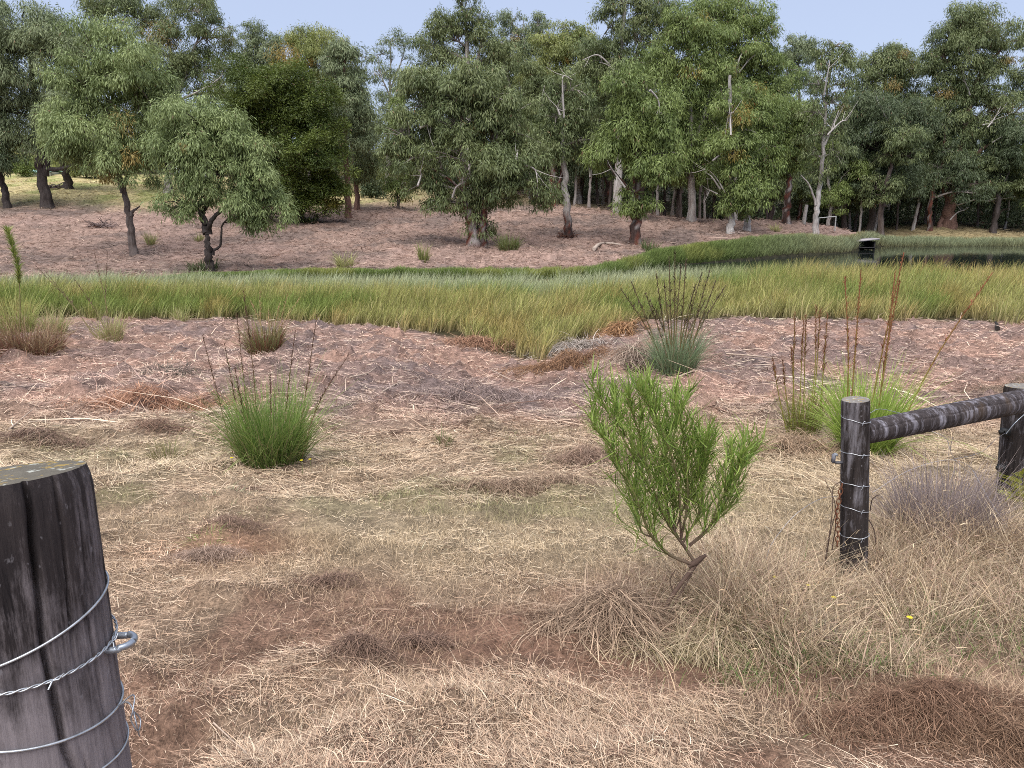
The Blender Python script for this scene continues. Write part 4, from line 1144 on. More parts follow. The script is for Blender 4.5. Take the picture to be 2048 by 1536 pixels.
heap("brown mound of clippings beside the sapling's left side", (1195, 930), .5, .3, .12, (cvec(.14, .085, .06), cvec(.36, .25, .18)), 2400, .14, .005, 16)
heap("brown mound of straw left of the latch post under the sedge clump", (1590, 905), .5, .25, .12, (cvec(.20, .13, .08), cvec(.42, .30, .2)), 1800, .16, .005, 17)
heap("grey-mauve swath of old litter in the centre of the dip", (960, 800), 1.6, .7, .14, (cvec(.13, .095, .085), cvec(.32, .24, .21)), 3400, .22, .008, 18)
for i, (lab, px, rx) in enumerate([("dark rounded clod just below the dip", (800, 868), .28), ("dark clod beside the thin grassy tuft", (930, 850), .3), ("brown clod left of the dip", (760, 825), .5), ("dark clod in front of the large green tussock", (510, 985), .2),
                                   ("dark brown clump right of the wire tie on the weathered post", (470, 1050), .3), ("dark tuft stub lying in the pale straw of the centre", (650, 1170), .22), ("dark turf scrap in the bare wheel track", (840, 1290), .16), ("dark turf scrap at the bottom centre", (720, 1300), .14)]):
    heap(lab, px, rx, rx * .5, .035, (cvec(.10, .06, .045), cvec(.26, .17, .12)), 1500, .05, .0026, 30 + i, "grass_or_turf_heap", "grass heap")  # clods of dark matted turf, modelled as small mounds of loose strands

# sticks lying on the cut ground
def stick(label, pts, r, col=cvec(.40, .31, .24), name="stick", cat="stick"):
    g = [G(*q) for q in pts]
    g = [q + np.array([0, 0, .03 + r]) for q in g]
    mb = MB()
    k = max(6, 3 * len(g))
    tube(mb, spline(g, k), np.linspace(r, r * .5, k), col, n=6, rough=.1, rng=np.random.default_rng(int(pts[0][0])))
    return tag(mb.build(name, M_TWIG, None, g[0]), label, cat)
for lab, pts, r in [
    ("long pale stick slanting in the left litter", [(20, 866), (42, 846), (66, 826)], .012), ("pale stick lying level near the left edge", [(58, 851), (95, 848), (125, 846)], .010),
    ("thin white stick at the edge of the right reeds", [(1452, 713), (1500, 716), (1556, 722)], .018), ("long pale cane lying behind the rail", [(1835, 806), (1885, 800), (1945, 798)], .014),
    ("forked pale stick below the fanned tussock", [(1350, 762), (1385, 748), (1410, 742)], .014), ("short pale stick at the tip of the dip", [(765, 790), (790, 775), (805, 768)], .014),
    ("bent pale stick left of the dip's centre", [(700, 760), (735, 752), (752, 740)], .014), ("thin pale stick under the right tall stalks", [(1780, 722), (1830, 730), (1875, 728)], .016),
    ("bleached stick between the bracken mounds", [(1010, 735), (1060, 722), (1090, 716)], .016), ("thin pale cane left of the sapling top", [(985, 745), (1025, 765), (1060, 770)], .012),
    ("pale stick crossing the right litter under the leaning stalk", [(1880, 770), (1915, 760), (1935, 748)], .013), ("grey stick near the bottom edge of the straw", [(430, 1470), (465, 1500), (495, 1528)], .003),
    ("straw-pale stick right of the sedge clump", [(1470, 735), (1500, 742), (1530, 738)], .013), ("white stick left of the straw tussock", [(4, 690), (40, 688), (70, 684)], .016)]:
    stick(lab, pts, r)
stick("pale curved fallen branch on the hillside left of the reed end", [(1188, 503), (1200, 492), (1222, 491), (1240, 494)], .13, cvec(.42, .34, .28), "fallen_branch", "branch")
stick("dark charred stub at the right end of the reed edge", [(1994, 664), (1993, 656), (1990, 650)], .06, cvec(.03, .025, .022), "charred_stub", "stump")

def brush(label, base, n, L, r, col, seed, name="brush_pile"):
    rng = np.random.default_rng(seed)
    b = G(*base)
    mb = MB()
    for _ in range(n):
        o = b + np.array([rng.normal(0, .5) * L, rng.normal(0, .4) * L, rng.uniform(0, .35) * L * .6])
        a = rng.uniform(0, 6.28)
        v = np.array([math.cos(a), math.sin(a), rng.normal(.1, .25)]) * L * rng.uniform(.4, 1)
        tube(mb, spline([o, o + v * .5 + rng.normal(0, .08, 3) * L, o + v], 5), np.linspace(r, r * .4, 5), col * rng.uniform(.6, 1.5), n=5)
    return tag(mb.build(name, M_TWIG, None, b), label, "brush pile")
brush("grey brush pile on the hillside left of the domed tree", (200, 455), 60, 1.3, .04, cvec(.15, .11, .10), 1)
brush("dark log pile beside the thick forked trunk", (112, 377), 40, 1.2, .07, cvec(.11, .085, .08), 2)
brush("heap of stripped bark at the foot of the leaning pale gum", (1131, 474), 45, .8, .04, cvec(.10, .05, .035), 3, "bark_heap")
brush("pale bark scraps at the foot of the grey-footed gum", (1480, 468), 16, .7, .035, cvec(.34, .26, .22), 4, "bark_heap")

# slender feathery plant at the left edge
rng = np.random.default_rng(71)
b = G(38, 690)
root = empty("feathery_plant", b, "slender feathery green plant leaning at the far left edge above the tussocks", "plant")
mb, lm = MB(), MB()
pth = spline([b, P(40, 600, b[1]), P(34, 530, b[1]), P(14, 462, b[1])], 20)
tube(mb, pth, np.linspace(.014, .005, 20), cvec(.18, .15, .07), n=5)
k = 520
i = rng.integers(9, 19, k)
o = pth[i] + (pth[np.minimum(i + 1, 19)] - pth[i]) * rng.uniform(0, 1, k)[:, None]
d = norm(np.stack([.3 * rng.standard_normal(k) + .1, .4 * rng.standard_normal(k), .8 + .2 * rng.standard_normal(k)], -1))
c = lerp(cvec(.15, .22, .045), cvec(.34, .36, .10), rng.uniform(0, 1, k)[:, None])
blades(lm, o, d, np.stack([0 * d[:, 0], 0 * d[:, 0], -.3 + 0 * d[:, 0]], -1), rng.uniform(.16, .34, k), .020, c, c, seg=2, rng=rng)
mb.build("stem", M_TWIG, root, b)
lm.build("leaves", M_BLADE, root, b)

# small yellow flowers in the uncut grass
fm_s, fm_p = MB(), MB()
tube(fm_s, np.array([[0, 0, 0], [.004, 0, .04], [0, 0, .085]]), .0012, cvec(.2, .25, .08), n=5, cap=False)
a = np.linspace(0, 2 * np.pi, 12, endpoint=False)
blades(fm_p, np.tile([[0, 0, .085]], (12, 1)).astype(float), norm(np.stack([np.cos(a), np.sin(a), .25 + 0 * a], -1)), np.stack([0 * a, 0 * a, -.1 + 0 * a], -1), .010, .006, np.tile(cvec(.75, .62, .02), (12, 1)), np.tile(cvec(.8, .66, .03), (12, 1)), seg=2, wdir=np.stack([-np.sin(a), np.cos(a), 0 * a], -1), tip=.6)
me_s = me_p = None
for i, (lab, px, s) in enumerate([("yellow flower in the tall grass right of the sapling", (1546, 1178), 1.2), ("yellow flower nearest the left of the latch post's foot", (1612, 1193), 1.1), ("low yellow flower under the latch post", (1662, 1222), 1.2), ("yellow flower right of the latch post among dead stalks", (1812, 1268), 1.3),
                                  ("tiny yellow flower below the large green tussock", (605, 932), 1.6), ("tiny yellow flower right of the large tussock's base", (622, 928), 1.5), ("tiny yellow flower left of the large tussock's base", (466, 925), 1.5)]):
    g = G(px[0], px[1] + 22)
    root = empty("yellow_flower", g + np.array([0, 0, .02]), lab, "flower", "yellow flowers in the grass")
    if me_s is None:
        s1 = fm_s.build("stem", M_BLADE, root, (0, 0, 0)); p1 = fm_p.build("petals", M_BLADE, root, (0, 0, 0))
        me_s, me_p = s1, p1
    else:
        for q in (me_s, me_p):
            c_ = q.copy(); COL.objects.link(c_); c_.parent = root
    root.scale = (s, s, s)

# ------------------------------------------------------------------ sapling
rng = np.random.default_rng(81)
b = G(1318, 1240)
SY = b[1]
root = empty("sapling", b, "leaning green sapling with narrow leaves and bent bare stem, centre right", "sapling")
stem = MB()
bk = cvec(.13, .085, .065)
def sp(l, j=0.0):
    return np.array([P(x, y, SY + j * k / max(len(l) - 1, 1)) for k, (x, y) in enumerate(l)])
s0 = sp([(1312, 1246), (1336, 1206), (1363, 1166), (1392, 1128), (1402, 1114)])
s0[0] = b - np.array([0, 0, .03])
tube(stem, spline(s0, 18), np.linspace(.010, .009, 18), bk, n=8, rough=.08, rng=rng)
tube(stem, spline(sp([(1322, 1260), (1345, 1215), (1390, 1135)], .06), 12), np.linspace(.006, .005, 12), bk * 1.1, n=6)
tube(stem, sp([(1376, 1132), (1393, 1124), (1412, 1110)]), [.009, .0125, .006], bk * .8, n=8, rough=.15, rng=rng)
tube(stem, spline(sp([(1348, 1190), (1340, 1160), (1352, 1138)], -.05), 8), .0022, bk, n=5)
mains = [
 ([(1392,1128),(1370,1095),(1345,1060),(1310,1000),(1262,905),(1215,820),(1178,762)], .05, .008),
 ([(1372,1098),(1332,1040),(1302,960),(1276,860),(1252,792)], -.16, .006),
 ([(1350,1065),(1345,1000),(1330,900),(1310,820),(1294,770)], .14, .006),
 ([(1362,1078),(1375,1000),(1370,900),(1352,800)], -.1, .006),
 ([(1366,1085),(1400,1020),(1405,950),(1402,890)], .12, .006),
 ([(1378,1090),(1422,1050),(1458,990),(1492,925),(1508,900)], .0, .005),
 ([(1380,1092),(1415,1060),(1440,1000),(1470,950),(1480,915)], -.16, .005),
 ([(1388,1130),(1340,1110),(1305,1075),(1288,1040),(1268,985),(1225,900),(1192,855)], -.12, .008),
 ([(1305,1075),(1282,1062),(1275,1020),(1250,960),(1205,870),(1190,800)], .1, .004),
 ([(1350,1062),(1385,970),(1405,920),(1410,880)], -.06, .004),
 ([(1340,1050),(1330,960),(1340,860),(1375,790)], .2, .005),
 ([(1318,1015),(1290,930),(1240,850),(1225,785)], .16, .005),
 ([(1362,1075),(1355,960),(1320,850),(1275,775)], -.2, .005),
]
lv = MB()
def leaves_on(path, m, lo, hi, start=.1):
    q = rng.uniform(start, 1, m)
    i = np.minimum((q * (len(path) - 1)).astype(int), len(path) - 2)
    o = path[i] + (path[i + 1] - path[i]) * (q * (len(path) - 1) - i)[:, None]
    ax = norm(path[i + 1] - path[i])
    d = norm(ax * .72 + np.array([0, 0, .28]) + .62 * rng.standard_normal((m, 3)))
    L = rng.uniform(lo, hi, m)
    bend = np.stack([.15 * rng.standard_normal(m), .15 * rng.standard_normal(m), rng.uniform(-.1, .2, m)], -1)
    t = rng.uniform(0, 1, m)
    c = lerp(cvec(.105, .185, .028), cvec(.32, .42, .088), t[:, None])
    c = lerp(c, cvec(.30, .38, .09), (q[:, None] > .86) * .5)
    blades(lv, o, d, bend, L, rng.uniform(.0045, .008, m), c * .9, c, seg=3, tip=.15, rng=rng)
for pts, j, r in mains:
    pth = spline(sp(pts, j), 30)
    tube(stem, pth, np.linspace(r, .0022, 30), lerp(bk, cvec(.20, .22, .06), np.linspace(0, 1, 30)[:, None]), n=6, cap=False)
    leaves_on(pth, 50, .05, .08, .55)
    for t in np.linspace(.16, .97, 21):
        i = int(t * 29)
        ax = norm((pth[min(i + 1, 29)] - pth[i - 1])[None])[0]
        side = norm((rng.standard_normal(3) * np.array([1, .8, .25]))[None])[0]
        v = norm((ax * .9 + side * .75 + np.array([-.12, 0, .38]))[None])[0] * rng.uniform(.12, .30) * (1.15 - .98 * t)
        tw = spline([pth[i], pth[i] + v * .5, pth[i] + v + np.array([0, 0, .03])], 7)
        tube(stem, tw, np.linspace(.0024, .0013, 7), cvec(.19, .20, .07), n=4, cap=False)
        leaves_on(tw, 13, .06, .125, .1)
stem.build("stem", M_TWIG, root, b)
lv.build("leaves", M_BLADE, root, b)

# ------------------------------------------------------------------ weathered posts
def wood_mat(name, dark, mid, light, split, top, lichen=True):
    """weathered round timber: dark stained upper part, silver-grey checks below, lichen on the end grain"""
    m = bpy.data.materials.new(name)
    m.use_nodes = True
    t = m.node_tree
    N, Lk = t.nodes.new, t.links.new
    b_ = t.nodes["Principled BSDF"]
    b_.inputs["Roughness"].default_value = .88
    b_.inputs["Specular IOR Level"].default_value = .2
    tc = N("ShaderNodeTexCoord")
    def noise(scale, stretch, detail=6, rough=.6):
        mp = N("ShaderNodeMapping")
        mp.inputs["Scale"].default_value = stretch
        Lk(tc.outputs["Object"], mp.inputs[0])
        nz = N("ShaderNodeTexNoise")
        nz.inputs["Scale"].default_value = scale
        nz.inputs["Detail"].default_value = detail
        nz.inputs["Roughness"].default_value = rough
        Lk(mp.outputs[0], nz.inputs["Vector"])
        return nz.outputs[0]
    def ramp(src, stops):
        r = N("ShaderNodeValToRGB")
        e = r.color_ramp.elements
        for i, (p, c) in enumerate(stops):
            el = e[i] if i < 2 else e.new(p)
            el.position = p
            el.color = (*c, 1) if not np.isscalar(c) else (c, c, c, 1)
        Lk(src, r.inputs[0])
        return r.outputs[0]
    def mixc(f, a, b2):
        mx = N("ShaderNodeMix")
        mx.data_type = 'RGBA'
        for s_, i in ((f, 0), (a, 6), (b2, 7)):
            if hasattr(s_, "links"): Lk(s_, mx.inputs[i])
            else: mx.inputs[i].default_value = s_ if np.isscalar(s_) else (*s_, 1)
        return mx.outputs[2]
    def mth(op, a, b2):
        mm = N("ShaderNodeMath")
        mm.operation = op
        for i, s_ in enumerate((a, b2)):
            if hasattr(s_, "links"): Lk(s_, mm.inputs[i])
            else: mm.inputs[i].default_value = s_
        return mm.outputs[0]
    streak = noise(9, (4, 4, .30), 10, .75)
    grain = noise(40, (3, 3, .12), 5, .7)
    patch = noise(7, (1.6, 1.6, .5), 7, .7)
    speck = noise(90, (1, 1, .6), 3, .5)
    sep = N("ShaderNodeSeparateXYZ")
    Lk(tc.outputs["Object"], sep.inputs[0])
    low = N("ShaderNodeMapRange")
    low.inputs[1].default_value, low.inputs[2].default_value = split + .16, split - .16
    Lk(sep.outputs[2], low.inputs[0])
    w = mth('ADD', mth('MULTIPLY', low.outputs[0], .26), patch)
    base = mixc(ramp(streak, [(.35, 0.0), (.62, 1.0)]), dark, mid)
    grey = mixc(ramp(grain, [(.3, 0.0), (.7, 1.0)]), [q * .62 for q in light], light)
    c = mixc(ramp(mth('ADD', mth('MULTIPLY', w, .58), mth('MULTIPLY', streak, .42)), [(.50, 0.0), (.63, 1.0)]), base, grey)
    c = mixc(ramp(streak, [(.30, .85), (.40, 0.0)]), c, [q * .45 for q in dark])
    c = mixc(mth('MULTIPLY', ramp(noise(4, (1, 1, .3)), [(.56, 0.0), (.64, 1.0)]), .35), c, (.085, .05, .02))
    c = mixc(ramp(speck, [(.66, 0.0), (.72, .4)]), c, (.33, .31, .32))
    nrm = N("ShaderNodeNewGeometry")
    sn = N("ShaderNodeSeparateXYZ")
    Lk(nrm.outputs["True Normal"], sn.inputs[0])
    istop = ramp(sn.outputs[2], [(.75, 0.0), (.85, 1.0)])
    topc = mixc(noise(28, (1, 1, 1)), [q * .6 for q in top], [q * 1.3 for q in top])
    topc = mixc(ramp(noise(38, (1, 1, 1), 4), [(.57, 0.0), (.61, 1.0)]), topc, (.30, .21, .07))
    topc = mixc(ramp(noise(50, (1.1, .9, 1), 3), [(.60, 0.0), (.64, 1.0)]), topc, (.38, .38, .33))
    c = mixc(istop, c, topc) if lichen else c
    Lk(c, b_.inputs["Base Color"])
    bp = N("ShaderNodeBump")
    bp.inputs["Strength"].default_value = .7
    bp.inputs["Distance"].default_value = .006
    Lk(mth('ADD', streak, mth('MULTIPLY', grain, .5)), bp.inputs["Height"])
    Lk(bp.outputs[0], b_.inputs["Normal"])
    return m

def round_timber(mb, p0, p1, r0, r1, seed, cracks=(), n=144, k=70, tilt=(0, 0), knots=(), pa=.05):
    """a round pole from p0 to p1 with checks (real grooves) and a slightly worn end"""
    p0, p1 = np.asarray(p0, float), np.asarray(p1, float)
    ax = norm((p1 - p0)[None])[0]
    ref = np.array([0, 0, 1.0]) if abs(ax[2]) < .8 else np.array([1.0, 0, 0])
    u = norm((ref - ax * (ref @ ax))[None])[0]
    w = np.cross(ax, u)
    H = np.linalg.norm(p1 - p0)
    s = np.linspace(0, 1, k)
    th = np.linspace(0, 2 * np.pi, n, endpoint=False)
    S, T = np.meshgrid(s, th, indexing='ij')
    R = lerp(r0, r1, S)
    prof = fbm(np.cos(T) * 1.3 + 5, np.sin(T) * 1.3 + S * H * .8, seed, 3) - .5
    prof2 = fbm(T * 9, S * H * 2.5, seed + 3, 3) - .5
    R = R * (1 + pa * prof + .022 * prof2)
    for a, w0, dep, s0, s1 in cracks:
        wob = a + .05 * np.sin(S * H * 9 + a) + .10 * (fbm(S * H * 7, S * 0 + a, seed + 9, 4) - .5) * 2.2
        dd = (T - wob + np.pi) % (2 * np.pi) - np.pi
        R = R - dep * np.exp(-(dd / w0) ** 2) * smooth(s0 - .05, s0 + .05, S) * smooth(s1 + .05, s1 - .05, S)
    for a, sk, sz, dep in knots:
        dd = ((T - a + np.pi) % (2 * np.pi) - np.pi) * r0
        R = R + dep * np.exp(-(dd ** 2 + ((S - sk) * H) ** 2) / sz ** 2)
    R = R * (1 - .05 * smooth(.985, 1.0, S))
    off = (np.cos(T) * tilt[0] + np.sin(T) * tilt[1]) * R * S ** 6
    pos = p0 + ax * (S * H)[..., None] + (R * np.cos(T))[..., None] * u + (R * np.sin(T))[..., None] * w + off[..., None] * ax
    i, j = np.meshgrid(np.arange(k - 1), np.arange(n), indexing='ij')
    a_, b2 = i * n + j, i * n + (j + 1) % n
    mb.add(pos.reshape(-1, 3), np.stack([a_, b2, b2 + n, a_ + n], -1).reshape(-1, 4), (.1, .1, .1))
    for e in (0, k - 1):
        rings = [pos[e]]
        cen = pos[e].mean(0)
        for f in (.96, .8, .55, .3, .1):
            q = cen + (pos[e] - cen) * f
            q = q + ax * (.003 if e else -.003) * (1 - f) + ax * (.0025 * (fbm(q[:, 0] * 60, q[:, 1] * 60, seed + 5, 3) - .5))[:, None]
            rings.append(q)
        vv = np.concatenate(rings)
        i, j = np.meshgrid(np.arange(5), np.arange(n), indexing='ij')
        a_, b2 = i * n + j, i * n + (j + 1) % n
        f = np.stack([a_, b2, b2 + n, a_ + n], -1).reshape(-1, 4)
        if e == 0: f = f[:, ::-1]
        mb.add(vv, f, (.1, .1, .1))
        q = np.arange(n)
        last = 5 * n
        vv2 = np.vstack([rings[-1], rings[-1].mean(0)])
        ff = np.stack([q, (q + 1) % n, np.full(n, n)], -1)
        mb.add(vv2, ff if e else ff[:, ::-1], (.1, .1, .1))

W_BIG = wood_mat("weathered_post_wood", (.015, .012, .013), (.055, .044, .042), (.30, .26, .265), 1.06, (.13, .115, .09))
W_LATCH = wood_mat("treated_post_wood", (.016, .012, .011), (.052, .041, .037), (.25, .23, .245), -.6, (.20, .18, .16))
W_RAIL = wood_mat("rail_wood", (.022, .017, .017), (.065, .052, .050), (.34, .32, .36), -5, (.16, .14, .13), False)
GALV, GALV2 = cvec(.50, .52, .54), cvec(.36, .38, .41)

def ring(mb, c, r, zf, a0, r_w, col, twist=False, a1=0.0, a2=2 * np.pi):
    """wire drawn round a post; zf(angle) gives its height"""
    a = np.linspace(a1, a2, 90)
    if callable(r): r = r(a)
    if not twist:
        p = np.stack([c[0] + r * np.cos(a), c[1] + r * np.sin(a), zf(a)], -1)
        tube(mb, p, r_w, col, n=7, cap=False)
    else:
        a = np.linspace(a1, a2, 260)
        for ph in (0, np.pi):
            q = a * 26 + ph
            rr = r + r_w * (1 + np.cos(q))
            p = np.stack([c[0] + rr * np.cos(a), c[1] + rr * np.sin(a), zf(a) + r_w * 1.1 * np.sin(q)], -1)
            tube(mb, p, r_w, col, n=6, cap=False)

# the big post at the left of the gateway
LY, LR = .86, .101
top = P(-12, 954, LY)
lx, lz = top[0], top[2]
a0 = math.atan2(-LY, -lx)                                  # the side that faces the camera
foot = np.array([lx, LY, float(gz(lx, LY))])
gp = empty("gate_post", foot, "large weathered round timber post with lichen on top and three wires, lower left", "post")
mb = MB()
cr = lambda deg: (a0 + RAD(deg))
round_timber(mb, (lx, LY, foot[2] - .1), (lx, LY, lz), LR * 1.03, LR, 3,
             cracks=[(0, 1, 0, 0, 1)] and [(t, w_, d_, s0, s1) for t, w_, d_, s0, s1 in
                     [(cr(16), .03, .02, .72, 1.0), ((cr(34)), .018, .007, .86, 1.0), ((cr(24)), .02, .009, .3, .74), ((cr(-6)), .02, .011, .2, .68), ((cr(50)), .03, .005, .4, .95), ((cr(66)), .025, .006, .3, 1.0)]],
             n=420, k=110, pa=.02, knots=[(-cr(42), .905, .010, -.004)])
# slanting saw cut: the end grain falls away from the gate
for arr in mb.v:
    zrel = smooth(.80 * (lz - foot[2]), (lz - foot[2]), arr[:, 2] - foot[2])
    arr[:, 2] += zrel * (-.15 * (arr[:, 1] - LY) + .10 * (arr[:, 0] - lx))
mb.build("post", W_BIG, gp, foot)
rw = LR * 1.012 + .0012
def zfun(py_side, py_front, c, Y, r, px_side, px_front):
    zs, zf_ = P(px_side, py_side, Y)[2], P(px_front, py_front, Y - r * .8)[2]
    return lambda a: zf_ + (zs - zf_) * np.sin(a - a0)
for (ps, pys, pf, pyf, tw, wr) in [(205, 1195, 0, 1308, False, .0016), (222, 1295, 0, 1371, True, .0011), (242, 1428, 0, 1491, False, .0017), (256, 1512, 60, 1580, False, .0015)]:
    wm_ = MB()
    ring(wm_, (lx, LY), rw + (.001 if tw else 0), zfun(pys, pyf, 0, LY, LR, ps, pf), a0, wr, GALV, tw)
    if tw:
        for aa in (cr(14), cr(62)):
            z_ = zfun(pys, pyf, 0, LY, LR, ps, pf)(aa)
            o = np.array([lx + (rw + .003) * math.cos(aa), LY + (rw + .003) * math.sin(aa), z_])
            t_ = np.array([-math.sin(aa), math.cos(aa), 0])
            n_ = np.array([math.cos(aa), math.sin(aa), 0])
            for sg in (1, -1):
                tube(wm_, np.array([o - t_ * .002, o + t_ * .004 * sg + n_ * .003, o + t_ * .009 * sg + n_ * .005 + np.array([0, 0, .006 * sg])]), .001, GALV, n=6)
    wm_.build("wire", M_WIRE, gp, foot)
# gate eye: a bent bar loop
hm = MB()
h0 = P(214, 1286, LY + .022)
hl = P(266, 1276, LY + .024)
dirx = norm((hl - h0) * np.array([1, 1, .0]))
dy = np.array([-dirx[1], dirx[0], 0])
Lh = np.linalg.norm((hl - h0)[:2])
pp = [h0 - dirx * .05 + dy * .017]
pp += [h0 + dirx * (Lh - .017) + dy * .017]
pp += [h0 + dirx * (Lh - .017) + np.array([0, 0, .002]) + .017 * (dirx * math.sin(t) + dy * math.cos(t)) for t in np.linspace(.3, math.pi - .3, 7)]
pp += [h0 + dirx * (Lh - .017) - dy * .017, h0 - dirx * .05 - dy * .017]
tube(hm, spline(pp, 50), .0043, cvec(.40, .43, .47), n=10)
hm.build("gate_eye", M_WIRE, gp, foot)
# loose tie end curling off the third wire
tm_ = MB()
q0 = P(240, 1420, LY - .01)
for off in (0, .006):
    pts = [P(236, 1412, LY), P(254, 1404, LY) + off, P(266, 1420, LY - .01), P(262, 1440, LY - .012), P(276, 1462, LY - .01 + off), P(281, 1440, LY + .004), P(268, 1424, LY + off), P(274, 1452, LY - .01), P(279, 1472, LY)]
    tube(tm_, spline(pts, 50), .0009, GALV2, n=6)
tm_.build("wire_end", M_WIRE, gp, foot)

# the fence right of the gateway: latch post, rail, second post
fb = G(1712, 1168)
FY = fb[1]
fence = empty("farm_fence", fb, "timber fence of a dark wired latch post, long round rail and second post at right", "fence")
ft = P(1711, 799, FY)
fr = mpx(27, ft)
mb = MB()
round_timber(mb, fb - np.array([0, 0, .15]), ft, fr * 1.0, fr, 7, cracks=[(1.2, .05, .006, .2, .8), (2.0, .04, .005, .45, 1), (3.2, .05, .006, .1, .6), (0.3, .05, .006, 0, .7), (4.2, .05, .005, .2, 1), (5.2, .04, .006, .3, 1)], n=120, k=60)
mb.build("post", W_LATCH, fence, fb)
a0 = math.atan2(-FY, -ft[0])
for pyl, pym, pyr in [(834, 843, 842), (908, 909, 910), (968, 971, 971), (1016, 1020, 1024), (1070, 1077, 1066)]:
    wm_ = MB()
    q0 = fb - np.array([0, 0, .15])
    c = q0 + (ft - q0) * ((P(1711, pym, FY)[2] - q0[2]) / (ft[2] - q0[2]))
    zl, zm, zr = [P(1711, q, FY - fr * (.9 if k_ == 1 else 0))[2] for k_, q in enumerate((pyl, pym, pyr))]
    ring(wm_, c, lambda a: fr * (1 + .05 * (fbm(np.cos(a) * 1.3 + 5, np.sin(a) * 1.3 + (c[2] - fb[2] + .15) * .8, 7, 3) - .5) + .008) + .0015, lambda a: zm + (zr - zl) * .5 * np.sin(a - a0) + ((zl + zr) * .5 - zm) * (1 - np.cos(a - a0)) * .5 + .002 * np.sin(5 * a), a0, .0019, cvec(.56, .57, .58))
    aa = a0 + RAD(40)
    o = np.array([c[0] + (fr + .006) * math.cos(aa), c[1] + (fr + .006) * math.sin(aa), zm])
    tube(wm_, spline([o, o + cvec(-.01, -.006, .006), o + cvec(-.016, -.008, -.008), o + cvec(-.02, -.008, -.016)], 10), .0014, GALV, n=5)
    wm_.build("wire", M_WIRE, fence, fb)
# gate latch bracket
mb = MB()
k0 = P(1686, 922, FY - .01)
boxmb(mb, P(1679, 925, FY - .01), (.05, .012, .010), cvec(.10, .10, .11))
boxmb(mb, P(1667, 917, FY - .01), (.014, .02, .045), cvec(.13, .13, .15))
boxmb(mb, P(1671, 909, FY - .01), (.014, .022, .012), cvec(.22, .23, .25))
mb.build("latch_bracket", M_PAINT, fence, fb)
# second post and the rail
pb = G(2032, 1003)
pt = P(2046, 772, pb[1] + .06)
mb = MB()
round_timber(mb, pb - np.array([0, 0, .2]), pt, mpx(34, pt), mpx(33, pt), 9, cracks=[(t, .05, .008, 0, 1) for t in (.4, 1.3, 2.2, 3.3, 4.4, 5.5)], n=110, k=50)
mb.build("post", W_LATCH, fence, fb)
r0_ = P(1722, 866, FY + .03)
r1_ = P(2130, 786, pb[1] - .02)
mb = MB()
round_timber(mb, r0_, r1_, mpx(24, r0_), mpx(24, r1_), 12, cracks=[(1.0, .05, .004, 0, 1), (2.6, .05, .005, .1, .9), (4.0, .05, .004, 0, 1)], n=110, k=90)
mb.build("rail", W_RAIL, fence, fb)
wm_ = MB()
tube(wm_, spline([P(1740, 826, FY), P(1760, 818, FY + .1), P(1800, 826, FY + .3)], 14), .0014, GALV, n=5)
tube(wm_, spline([P(2012, 868, pb[1] - .08), P(2030, 846, pb[1] - .1), P(2052, 826, pb[1] - .08)], 12), .003, cvec(.5, .54, .58), n=6)
wm_.build("wire", M_WIRE, fence, fb)
for px, py in ((2010, 864), (2004, 936)):
    mb = MB()
    c = P(px, py, pb[1] - .02)
    boxmb(mb, c, (.05, .05, .05), cvec(.02, .02, .02))
    boxmb(mb, c + np.array([-.03, -.01, .004]), (.03, .03, .02), cvec(.02, .02, .02))
    mb.build("insulator", M_PAINT, fence, fb)

# rusty chain hanging from the latch post
ca = P(1679, 990, FY - .02)
ch = empty("rusty_chain", ca, "rusty chain hanging beside the left face of the dark latch post", "chain")
mb = MB()
pth = spline([P(1684, 968, FY - .03), P(1678, 1000, FY - .03), P(1674, 1030, FY - .03), P(1676, 1060, FY - .02), P(1674, 1092, FY - .02)], 200)
s_ = np.concatenate([[0], np.cumsum(np.linalg.norm(np.diff(pth, axis=0), axis=1))])
m_ = 13
for i in range(m_):
    f = (i + .5) / m_ * s_[-1]
    k_ = np.searchsorted(s_, f)
    c, ax = pth[k_], norm((pth[min(k_ + 3, 199)] - pth[k_ - 3])[None])[0]
    sd_ = np.array([1.0, 0, 0]) if i % 2 else np.array([.3, 1.0, 0])
    sd_ = norm((sd_ - ax * (sd_ @ ax))[None])[0]
    t = np.linspace(0, 2 * np.pi, 22)
    hl_ = s_[-1] / m_ * .68
    p = c + np.cos(t)[:, None] * ax * hl_ + np.sin(t)[:, None] * sd_ * hl_ * .6
    tube(mb, p, .0028, cvec(.16, .065, .035), n=6, cap=False)
mb.build("links", M_RUST, ch, ca)

# dead vine stems and loose wires about the posts
def strand_thing(name, label, cat, paths, r, col, mat):
    b_ = np.array(paths[0][0])
    mb = MB()
    for p in paths:
        tube(mb, spline(p, 8 * len(p)), np.linspace(r, r * .7, 8 * len(p)), col, n=5)
    return tag(mb.build(name, mat, None, b_), label, cat)
strand_thing("dead_vine", "dark twisted dead vine stems climbing left of the latch post", "vine",
   [[P(1645, 1150, FY - .05), P(1655, 1090, FY - .05), P(1664, 1030, FY - .04), P(1666, 978, FY - .03), P(1682, 962, FY - .05)], [P(1664, 1100, FY), P(1672, 1040, FY), P(1668, 1000, FY), P(1650, 960, FY + .05)], [P(1650, 1130, FY + .04), P(1662, 1060, FY), P(1676, 1010, FY)]], .0028, cvec(.10, .065, .05), M_TWIG)
strand_thing("dead_vine", "short dark hooked stem on the right side of the latch post", "vine",
   [[P(1740, 1022, FY), P(1744, 1000, FY - .02), P(1752, 992, FY - .03), P(1758, 990, FY - .03)], [P(1738, 1040, FY), P(1748, 1060, FY), P(1752, 1090, FY)]], .003, cvec(.09, .06, .05), M_TWIG)
